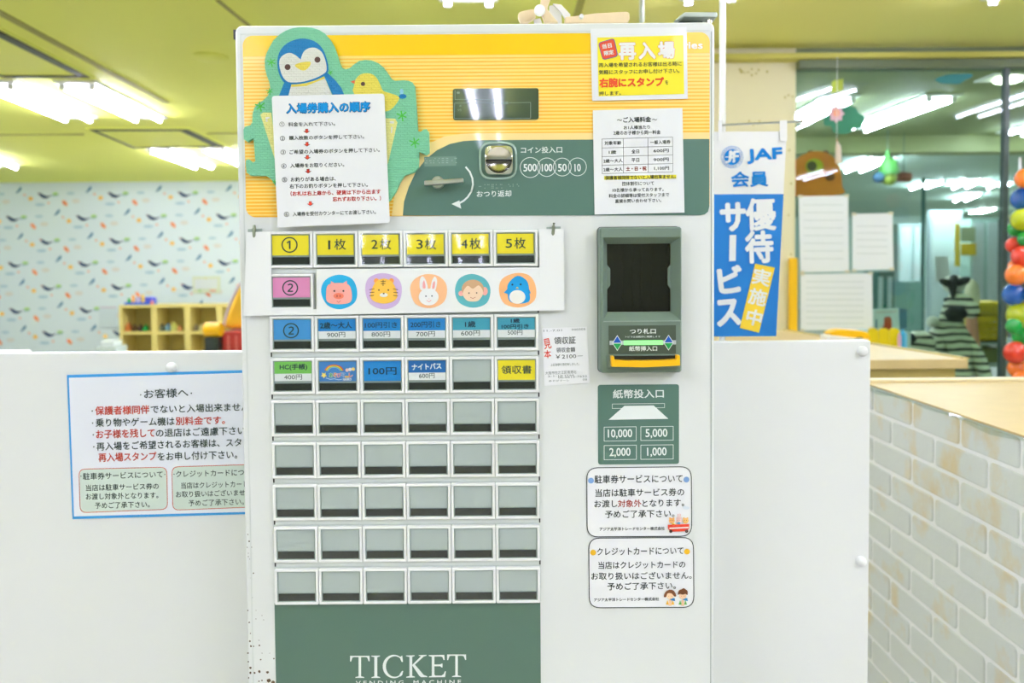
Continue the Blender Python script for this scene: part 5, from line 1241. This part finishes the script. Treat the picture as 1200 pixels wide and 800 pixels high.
    # penguin
    q = MB(); pl(smoothpts([(955, 140), (970, 75), (1040, 44), (1110, 55), (1145, 110), (1140, 185), (1070, 222), (985, 205)]), (246, 185, 125), 0)
    pl(smoothpts([(1000, 150), (1002, 100), (1050, 58), (1100, 85), (1112, 140), (1112, 190), (1060, 203), (1010, 190)]), (30, 160, 225), 1); pl([(1000, 125), (980, 145), (1003, 155)], (30, 160, 225), 1); pl([(1108, 120), (1120, 148), (1106, 155)], (30, 160, 225), 1)
    pl(circ(1050, 168, 42, 26, 36), (240, 240, 232), 2); pl(circ(1067, 103, 5, 10), (40, 60, 80), 3); pl(circ(1024, 104, 5, 10), (40, 60, 80), 3); pl([(1041, 124), (1049, 115), (1058, 124)], (250, 205, 110), 3)
    q.build('penguin_icon', r)
strip()
# foam board with penguin and bird
def foam_mat():
    m = bpy.data.materials.new('embossed_green_foam'); m.use_nodes = True; nt = m.node_tree; b = nt.nodes['Principled BSDF']; b.inputs['Base Color'].default_value = rgb((130, 212, 168)); b.inputs['Roughness'].default_value = .6
    return m
def emboss(m, pitch=3.0):
    nt = m.node_tree; b = nt.nodes['Principled BSDF']; g = nt.nodes.new('ShaderNodeNewGeometry'); mp = nt.nodes.new('ShaderNodeMapping')
    mp.inputs['Rotation'].default_value = (math.pi / 2, 0, 0); nt.links.new(g.outputs['Position'], mp.inputs[0])
    br = nt.nodes.new('ShaderNodeTexBrick'); br.inputs['Scale'].default_value = 1; br.inputs['Brick Width'].default_value = 5.4 / F; br.inputs['Row Height'].default_value = 2.7 / F
    br.inputs['Mortar Size'].default_value = .55 / F; br.inputs['Mortar Smooth'].default_value = 1.0; br.inputs['Color1'].default_value = (1, 1, 1, 1); br.inputs['Color2'].default_value = (1, 1, 1, 1); br.inputs['Mortar'].default_value = (0, 0, 0, 1)
    nt.links.new(mp.outputs[0], br.inputs['Vector']); bp = nt.nodes.new('ShaderNodeBump'); bp.inputs['Strength'].default_value = .9; bp.inputs['Distance'].default_value = .0012
    nt.links.new(br.outputs['Color'], bp.inputs['Height']); nt.links.new(bp.outputs[0], b.inputs['Normal'])
    return m
def foam(c_, key):
    if key not in M: M[key] = emboss(mat(key, c_, .6))
    return M[key]
def foam_board():
    Yf = Y0 - .0085
    r = thing('foam_board', 'pale green jigsaw foam mat with a penguin and a yellow bird taped to the header', 'foam mat', tuple(P(300, 205, Yf)))
    out = [(287, 148.5), (285.3, 152), (285.7, 163), (290, 166.3), (293.6, 163.6), (297, 161.8), (298.2, 176), (299.2, 188.8), (295.8, 191), (291.3, 186.5), (288, 187.6), (288, 194.4), (289, 202.2), (293.6, 205.6), (311.6, 205.8), (318, 210), (324, 220), (340, 238), (400, 248), (445, 244),
           (457.3, 234.6), (464, 224.4), (469, 213), (474, 205.5), (486, 201.5), (490.5, 195.7), (491, 177.5), (499.5, 181.6), (503, 179), (502.6, 155), (500, 151.2), (496, 151.6), (492.7, 154.6), (489.6, 153.6), (488.6, 135), (487.2, 115), (486.2, 101), (483.5, 96.8), (479, 94.6), (472.5, 93.9),
           (463, 94.6), (459.5, 93), (454, 85), (449.5, 79), (443.5, 74), (435.4, 70.9), (428, 70.2), (420.9, 71.4), (415, 75.2), (409.5, 80), (405, 81.2), (401, 79.8), (398, 74), (394.9, 64), (391.5, 54), (386.4, 45.6), (381, 39.5), (374.6, 35.4), (367, 32.8), (359.4, 31.8), (351, 31.8), (342.6, 33), (334.5, 36), (327.4, 40.5), (320.5, 47), (315.6, 55.7), (312, 63),
           (310.3, 71), (310.6, 80), (312.5, 88), (315.5, 96), (316.6, 103), (314, 112), (308.5, 117.5), (302, 121.5), (298.2, 126), (296, 133), (295.6, 143.4), (293, 146.8)]
    MB().prismpx(out, Yf, Y0 - .002, foam((130, 212, 168), 'foam_green')).build('foam_mat', r)
    Z3 = Zm(280, 30, 8.89); Z4 = Zm(390, 60, 8); Z1 = Zm(270, 0, 2.963)
    BLU = foam((0, 132, 196), 'foam_blue'); WH = foam((236, 240, 228), 'foam_white'); YE = foam((242, 228, 90), 'foam_yellow'); BR_ = foam((92, 62, 52), 'foam_brown'); GR = foam((80, 205, 70), 'foam_leaf'); OR = foam((240, 110, 60), 'foam_orange'); LB = foam((150, 215, 232), 'foam_sky'); YP_ = foam((240, 240, 150), 'foam_pale_yellow')
    def inl(q, Zf, pts, m, k, sm=3): q.flatpx([Zf(*p_) for p_ in (smoothpts(pts, sm) if sm > 1 else pts)], Yf - .0002 - .00018 * k, m)
    q = MB()
    inl(q, Z3, [(520, 612), (895, 545), (975, 735), (508, 735)], WH, 0, 1); inl(q, Z3, [(470, 596), (548, 605), (512, 740), (414, 740)], BLU, 1, 1); inl(q, Z3, [(885, 515), (925, 495), (1000, 565), (1067, 650), (1100, 730), (980, 730)], BLU, 1, 1)
    inl(q, Z3, [(545, 608), (700, 600), (885, 530), (895, 550), (700, 628), (545, 638)], YE, 2, 1)
    inl(q, Z3, [(400, 400), (420, 280), (500, 185), (640, 135), (780, 160), (870, 240), (915, 350), (932, 440), (918, 500), (820, 560), (680, 600), (560, 612), (480, 600), (425, 520)], BLU, 3)
    inl(q, Z3, [(419, 400), (440, 325), (520, 283), (590, 308), (641, 350), (648, 335), (672, 275), (720, 238), (790, 230), (860, 272), (900, 360), (914, 450), (892, 495), (800, 545), (680, 582), (570, 592), (500, 580), (448, 515)], WH, 4, 3)
    inl(q, Z3, [(580, 415), (640, 385), (735, 374), (748, 392), (735, 425), (690, 465), (640, 460)], YE, 5, 2)
    for x, y in ((507, 432), (818, 355)): inl(q, Z3, circ(x, y, 31, 18), BR_, 5, 1)
    q.build('penguin_inlay', r)
    q = MB(); inl(q, Z4, [(200, 400), (198, 330), (215, 262), (260, 217), (320, 205), (380, 220), (425, 270), (460, 350), (480, 375), (560, 400), (625, 432), (590, 500), (540, 550), (495, 565), (460, 570), (400, 500)], YE, 0, 2)
    inl(q, Z4, [(165, 285), (207, 270), (204, 306)], OR, 1, 1); inl(q, Z4, circ(283, 306, 20, 16), BR_, 1, 1); inl(q, Z4, circ(645, 380, 18, 14, 28), LB, 1, 1); inl(q, Z4, circ(655, 423, 36, 16, 22), BLU, 2, 1)
    q.build('bird_inlay', r)
    q = MB(); inl(q, Z1, [(104, 398), (114, 390), (142, 391), (165, 560), (158, 565)], YP_, 0, 1); inl(q, Z1, [(530, 410), (572, 412), (580, 425), (548, 565), (530, 600)], YP_, 0, 1)
    inl(q, Zm(270, 100, 4.45), [(183, 165), (205, 165), (205, 172), (192, 174), (195, 190), (185, 190)], WH, 1, 1); inl(q, Z4, [(535, 655), (575, 655), (572, 680), (535, 675)], WH, 1, 1); inl(q, Z4, [(545, 710), (562, 708), (555, 770), (545, 765)], WH, 1, 1)
    q.build('pot_inlay', r, kind='stuff')
    for cx, cy, s in ((318, 73, 5), (387, 85, 3.2), (305, 124.5, 6), (316, 107, 4), (471, 135.5, 6.2), (486, 167, 6.2), (322, 213, 3)):
        q = MB()
        for k in range(6):
            a = math.pi * k / 3 + .35; L_ = s * (1 if k % 2 else .85)
            q.linepx([(cx, cy), (cx + L_ * math.cos(a), cy + L_ * math.sin(a))], s * .24, Yf - .0003, GR)
        q.build('leaf_inlay', r)
foam_board()
def sheet(name, label, corners, m, prints, Ys, rad=0, th=.0006, cat='notice', extra=None, sname='sheet'):
    r = thing(name, label, cat, tuple(P(*corners[3], Ys)))
    MB().prismpx(rquad(corners, rad) if rad else corners, Ys, Ys + th, m).build(sname, r)
    if extra: extra(r)
    t = MB(); prints(t, Ys - .0004)
    t.build('lettering', r)
    return r
# instruction card
Z5 = Zm(310, 110, 5); BLT = ink((0, 150, 222)); BK = ink((46, 60, 54)); RB = ink((198, 58, 50))
def pr_instr(t, Y):
    T = lambda s, x0, y0, x1, y1, h, m, bo=.08, dy=0: TT(t, Z5, 5, s, x0, y0, x1, y1, h, m, Y - dy, bo)
    T('入場券購入の順序', 130, 115, 618, 103, 58, ink((20, 70, 110)), .75); T('入場券購入の順序', 132, 113, 616, 101, 55, BLT, .38, .0003)
    for s, x, y in (('①', 88, 192), ('②', 91, 275), ('③', 95, 356), ('④', 99, 437), ('⑤', 103, 517), ('⑥', 115, 720)): T(s, x, y, x + 29, y - 1, 28, BK, .04)
    T('料金を入れて下さい。', 140, 191, 413, 186, 25, BK); T('購入枚数のボタンを押して下さい。', 144, 271, 583, 262, 25, BK); T('ご希望の入場券のボタンを押して下さい。', 147, 353, 675, 340, 25, BK)
    T('入場券をお取りください。', 151, 433, 467, 426, 25, BK); T('お釣りがある場合は、', 154, 514, 418, 508, 25, BK); T('右下のお釣りボタンを押して下さい。', 147, 554, 605, 544, 25, BK)
    T('（お札は右上扉から、硬貨は下から出ます', 153, 598, 680, 585, 27, RB, .15); T('忘れずお取り下さい。）', 400, 630, 682, 624, 26, RB, .15)
    T('入場券を受付カウンターにてお渡し下さい。', 166, 717, 652, 703, 25, BK)
    for x, y in ((247, 217), (249, 294), (251, 371), (255, 452), (268, 642)):
        a = [(x - 8, y - 12), (x + 8, y - 13), (x + 8, y), (x + 20, y), (x, y + 14), (x - 20, y + 1), (x - 8, y)]; t.flatpx([Z5(*p_) for p_ in a], Y, ink((60, 50, 50))); t.flatpx([Z5(x + (u - x) * .8, y + (v - y) * .8) for u, v in a], Y - .0002, ink((226, 70, 48)))
sheet('instruction_card', 'white rounded card with six purchase steps fixed over the green foam mat', [(318.4, 112.4), (450.4, 109.6), (456.8, 261), (325.6, 266.2)], LAMIN, pr_instr, Y0 - .0115, 4, cat='notice')
# re-entry poster
ZR = Zm(690, 30, 8)
def pr_re(t, Y):
    t.flatpx([ZR(80, 112), ZR(885, 90), ZR(895, 640), ZR(92, 662)], Y, mm('poster_yellow', (247, 232, 30), .45, coat=.5)); Y -= .0002
    T = lambda s, x0, y0, x1, y1, h, m, bo=.1, dy=0: TT(t, ZR, 8, s, x0, y0, x1, y1, h, m, Y - dy, bo)
    t.flatpx(rquad([ZR(86, 160), ZR(238, 116), ZR(276, 288), ZR(130, 324)], 4), Y, ink((40, 110, 180))); t.flatpx(rquad([ZR(94, 163), ZR(233, 123), ZR(268, 284), ZR(133, 317)], 3.6), Y - .0002, ink((228, 84, 52)))
    T('当日', 130, 218, 216, 203, 42, Wm, .2, .0004); T('限定', 148, 282, 236, 266, 42, Wm, .2, .0004)
    for s, x0, x1, y in (('再', 288, 438, 316), ('入', 474, 622, 310), ('場', 656, 802, 304)):
        T(s, x0, y, x1, y - 3, 148, ink((228, 120, 70)), 1.35); T(s, x0, y, x1, y - 3, 148, ink((240, 240, 236)), .95, .0003)
    T('再入場を希望されるお客様は出る時に', 95, 392, 870, 377, 42, BK, .08); T('気軽にスタッフにお申し付け下さい。', 95, 459, 850, 443, 42, BK, .08)
    T('右腕にスタンプ', 102, 578, 702, 566, 82, ink((232, 84, 40)), .55); T('を', 717, 551, 745, 550, 38, BK, .08); T('押します。', 98, 656, 300, 650, 38, BK, .08)
sheet('reentry_poster', 'yellow poster with white border about same day re-entry at the top right of the machine', [(691.9, 33.7), (804.7, 31.5), (806, 115.6), (694, 118)], LAMIN, pr_re, Y0 - .0022)
# price sheet
ZP = Zm(690, 120, 5.926)
def pr_price(t, Y):
    T = lambda s, x0, y0, x1, y1, h, m=BK, bo=.06, dy=0: TT(t, ZP, 5.926, s, x0, y0, x1, y1, h, m, Y - dy, bo)
    T('～', 196, 128, 230, 127, 10, BK, .1); T('ご入場料金', 240, 140, 432, 135, 37, BK, .16); T('～', 440, 124, 474, 123, 10, BK, .1)
    T('お1人様当たり', 243, 188, 425, 183, 26); T('2歳のお子様から同一料金', 172, 226, 498, 220, 28)
    for yl, yr in ((254, 240), (316, 304), (376, 364), (436, 424), (494, 482)): t.linepx([ZP(90, yl), ZP(582, yr)], .35, Y, BK)
    for x, y0, y1 in ((91, 254, 494), (239, 249, 490), (410, 245, 486), (582, 240, 482)): t.linepx([ZP(x, y0), ZP(x + 2, y1)], .35, Y, BK)
    T('対象年齢', 110, 296, 225, 293, 27); T('一般入場券', 427, 291, 567, 287, 27)
    T('1歳', 140, 358, 190, 357, 25); T('全日', 297, 354, 350, 352, 26); T('600円', 450, 348, 555, 345, 23)
    T('2歳～大人', 102, 420, 235, 416, 26); T('平日', 297, 414, 350, 413, 26); T('900円', 450, 410, 555, 407, 24)
    T('2歳～大人', 102, 480, 235, 476, 26); T('土・日・祝', 260, 475, 400, 471, 27, ink((150, 62, 48)), .18); T('1,100円', 455, 471, 557, 468, 25)
    t.linepx([ZP(115, 524), ZP(600, 515)], 4.4, Y, ink((238, 228, 60))); T('保護者様同伴でないと入場出来ません。', 115, 538, 605, 528, 28, BK, .07, .0003)
    T('団体割引について', 233, 578, 452, 573, 27); T('10名様から承っております。', 166, 622, 520, 615, 26); T('料金の詳細等は受付スタッフまで', 140, 662, 558, 653, 27); T('直接お問い合わせ下さい。', 183, 698, 503, 691, 26)
sheet('price_sheet', 'white admission price sheet with a small table below the yellow poster', [(694.7, 129.3), (799.7, 126.4), (802.2, 249), (696.8, 251.3)], LAMIN, pr_price, Y0 - .0022)
# round-cornered stickers
ZS = Zm(680, 440, 4.2125); ZC = Zm(680, 620, 4.444); CO = 'アジア太平洋トレードセンター株式会社'
def outline(t, q, Y, rad): t.linepx(rquad(q, rad, 6), 1.0, Y, BK, closed=True)
def pr_park(t, Y):
    outline(t, [ZS(32, 455), ZS(548, 449), ZS(550, 792), ZS(34, 796)], Y, 13)
    T = lambda s, x0, y0, x1, y1, h, m=BK, bo=.1: TT(t, ZS, 4.2125, s, x0, y0, x1, y1, h, m, Y, bo)
    for x, y in ((53, 518), (524, 513)): t.flatpx(circ(*ZS(x, y), 3.4, 20), Y, ink((130, 170, 220)))
    T('駐車券サービスについて', 71, 532, 505, 527, 40); T('当店は駐車サービス券の', 75, 598, 513, 593, 38); T('お渡し', 70, 651, 183, 649, 36); T('対象外', 186, 650, 302, 648, 36, ink((170, 62, 48))); T('となります。', 307, 648, 513, 644, 35); T('予めご了承下さい。', 123, 703, 465, 698, 37)
    T(CO, 96, 766, 417, 762, 17, BK, .08)
    O = lambda pts, c_, k: t.flatpx([ZS(*p_) for p_ in pts], Y - .0002 * k, ink(c_))
    for x, c_ in ((452, (236, 178, 110)), (487, (238, 200, 196)), (520, (240, 190, 110))):
        O(circ(x - 9, 704, 5, 10), c_, 1); O(circ(x + 9, 704, 5, 10), c_, 1); O(circ(x, 716, 15, 16, 14), c_, 2); O(circ(x - 5, 714, 1.7, 6), (80, 60, 50), 3); O(circ(x + 5, 714, 1.7, 6), (80, 60, 50), 3)
    O([(481, 705), (480, 682), (486, 682), (487, 703)], (238, 200, 196), 1); O([(489, 703), (491, 680), (497, 684), (494, 705)], (238, 200, 196), 1)
    O(circ(487, 728, 8, 10, 7), (110, 170, 210), 3); O(circ(460, 738, 10, 12), (250, 215, 60), 3); O(circ(460, 738, 6, 12), (120, 80, 50), 4)
    O([(432, 736), (538, 732), (538, 752), (528, 768), (444, 770), (434, 756)], (226, 74, 52), 5); O([(440, 750), (535, 746), (535, 752), (440, 757)], (245, 235, 225), 6)
    for x in (447, 525): O(circ(x, 768, 8, 12), (70, 50, 45), 6)
    O(smoothpts([(505, 650), (515, 640), (525, 646), (538, 648), (536, 658), (515, 660)], 2), (222, 232, 240), 1)
sheet('round_sticker', 'white rounded sticker with light blue dots about the parking service', [ZS(29, 451), ZS(551, 446), ZS(553, 795), ZS(31, 799)], PAPER, pr_park, Y0 - .0008, 14, .0005, 'sticker')
def pr_card(t, Y):
    outline(t, [ZC(44, 46), ZC(589, 42), ZC(592, 406), ZC(47, 409)], Y, 13)
    T = lambda s, x0, y0, x1, y1, h, m=BK, bo=.1: TT(t, ZC, 4.444, s, x0, y0, x1, y1, h, m, Y, bo)
    for x, y in ((67, 121), (556, 116)): t.flatpx(circ(*ZC(x, y), 3.4, 20), Y, ink((236, 186, 40)))
    T('クレジットカードについて', 88, 136, 537, 130, 38); T('当店はクレジットカードの', 95, 206, 547, 201, 37); T('お取り扱いはございません。', 58, 263, 580, 258, 38); T('予めご了承下さい。', 142, 317, 498, 311, 38); T(CO, 72, 376, 410, 371, 17, BK, .08)
    O = lambda pts, c_, k: t.flatpx([ZC(*p_) for p_ in pts], Y - .0002 * k, ink(c_))
    for x, c_, gi in ((468, (245, 190, 60), 1), (534, (110, 180, 90), 0)):
        O([(x - 22, 392), (x - 14, 368), (x - 6, 392)], c_, 1); O([(x + 6, 392), (x + 14, 368), (x + 22, 392)], c_, 1); O([(x - 8, 398), (x - 6, 366), (x + 6, 366), (x + 8, 398)], (244, 205, 165), 2)
        O([(x - 6, 360), (x + 24, 358), (x + 26, 374), (x + 2, 368)], (60, 140, 200), 3); O(circ(x, 346, 19, 18, 17), (246, 208, 168), 4)
        if gi: O(smoothpts([(x - 33, 352), (x - 26, 328), (x - 4, 314), (x + 20, 320), (x + 32, 346), (x + 22, 350), (x + 8, 334), (x - 14, 334), (x - 20, 352)], 2), (130, 82, 50), 5)
        else: O(smoothpts([(x - 25, 340), (x - 20, 318), (x - 6, 312), (x + 4, 306), (x + 14, 312), (x + 25, 322), (x + 24, 342), (x + 14, 336), (x, 340), (x - 14, 336)], 2), (118, 74, 46), 5)
        O(circ(x - 7, 348, 1.6, 6), (110, 80, 60), 6); O(circ(x + 7, 348, 1.6, 6), (110, 80, 60), 6)
sheet('round_sticker', 'white rounded sticker with yellow dots about credit cards, lowest on the machine', [ZC(40, 42), ZC(592, 38), ZC(595, 409), ZC(43, 413)], PAPER, pr_card, Y0 - .0008, 14, .0005, 'sticker')
# sample receipt
Z8 = Zm(630, 375, 10)
def pr_rec(t, Y):
    G1 = ink((120, 132, 128)); G2 = ink((72, 82, 78)); R1 = ink((226, 84, 62))
    T = lambda s, x0, y0, x1, y1, h, m=G1, bo=0, ri=2: TT(t, Z8, 10, s, x0, y0, x1, y1, h, m, Y, bo, ri)
    T('11.-7.01', 70, 137, 285, 130, 24); T('000305', 400, 123, 560, 116, 24); T('領収証', 195, 283, 447, 275, 86, G2, .06); T('領収金額', 220, 380, 440, 372, 58, G2, .02); T('￥2100－', 212, 452, 530, 442, 46, G2, .02)
    T('見', 84, 342, 166, 326, 118, R1, .14); T('本', 82, 447, 160, 440, 92, R1, .14); T('上記金額を領収致しました。', 152, 540, 492, 527, 32)
    T('大阪市住之江区南港北', 92, 640, 455, 625, 38); T('2-1-10 ITM', 120, 668, 420, 655, 20); T('06-6615-7622', 242, 684, 580, 668, 24); T('あそびマーレ', 132, 724, 372, 716, 24); T('08', 530, 708, 580, 706, 24)
sheet('sample_receipt', 'small white sample receipt with red brush characters between buttons and bill unit', [(635.2, 384.5), (687.8, 382.8), (691.2, 448.8), (638, 451.8)], PAPER, pr_rec, Y0 - .0012)

# ================================================================== THINGS ON TOP OF THE MACHINE
def wooden_toy():
    Z = Zm(600, 0, 12); Yt = 1.06
    ww = mat('toy_white_card', (242, 244, 240), .5)
    r = thing('wooden_craft', 'wooden craft toy of pale sticks with white discs lying on top of the machine', 'toy', (P(660, 27, Yt).x, Yt, ZT))
    def pr(name, pts, y0, y1, m, bv=.0015):
        q = [P(*Z(*p_), Yt) for p_ in pts]; q = [(p_.x, max(p_.z, ZT + .0008)) for p_ in q]
        mb = MB(); mb.loft([[(x, y0, z) for x, z in q], [(x, y1, z) for x, z in q]], m); return mb.build(name, r, bevel=bv)
    pr('short_stick', smoothpts([(84, 250), (100, 195), (150, 170), (310, 145), (330, 200), (315, 270), (170, 348), (120, 335)], 3), Yt - .006, Yt + .004, TOYW)
    pr('tall_stick', [(395, 90), (410, -60), (570, -60), (540, 20), (500, 130), (490, 190), (640, 370), (450, 370), (405, 250)], Yt - .018, Yt - .008, TOYW)
    pr('white_card', [(530, 60), (640, 45), (690, 65), (700, 190), (710, 370), (620, 370), (520, 220)], Yt + .006, Yt + .010, ww, 0)
    pr('white_bracket', [(575, 50), (690, 62), (820, 200), (820, 262), (755, 262), (690, 170)], Yt + .0, Yt + .005, ww, 0)
    pr('white_card', [(310, 250), (400, 235), (450, 370), (320, 370)], Yt + .006, Yt + .010, ww, 0)
    pr('long_stick', [(740, 262), (900, 245), (1160, 210), (1600, 185), (1640, 205), (1645, 300), (1600, 352), (740, 352)], Yt - .008, Yt + .006, TOYW)
    for (x, y, rr_) in ((389, 147, 80), (975, 235, 32)):
        c_ = P(*Z(x, y), Yt - .02); R_ = rr_ / 12 / F; n = 24; mb = MB()
        mb.loft([[(c_.x + k_ * math.cos(2 * math.pi * k / n), y_, c_.z + k_ * math.sin(2 * math.pi * k / n)) for k in range(n)] for k_, y_ in ((R_, Yt - .018 if x > 500 else Yt - .0185), (R_, Yt - .022), (R_ * .9, Yt - .024))], ww); mb.build('white_disc', r, smooth=True)
wooden_toy()
def lock():
    Z = Zm(600, 0, 4.8); Yl = 1.02
    r = thing('metal_bracket', 'chamfered grey metal bracket on the top right corner of the machine', 'bracket', (P(815, 27, Yl).x, Yl, ZT))
    mtl = mat('bracket_metal', (178, 190, 178), .3, .2)
    q = [P(*Z(x, y), Yl) for x, y in ((905, 128), (962, 80), (1142, 80), (1149, 100), (1140, 112), (958, 108), (925, 128))]
    mb = MB(); mb.loft([[(p_.x, Yl - .01, p_.z) for p_ in q], [(p_.x, Yl + .05, p_.z) for p_ in q]], mtl); mb.build('plate', r, bevel=.0015)
    a_, c_ = P(*Z(920, 128), Yl), P(*Z(1120, 113), Yl); MB().box(a_.x + .004, c_.x - .01, Yl + .005, Yl + .045, ZT + .0002, c_.z, mat('bracket_base', (60, 84, 74), .4)).build('base', r)
    a_ = P(*Z(1105, 120), Yl); MB().tube([(a_.x, Yl - .002, ZT + .0002), (a_.x, Yl - .002, c_.z)], .0035, CHROME, 12).build('bolt', r, smooth=True)
lock()
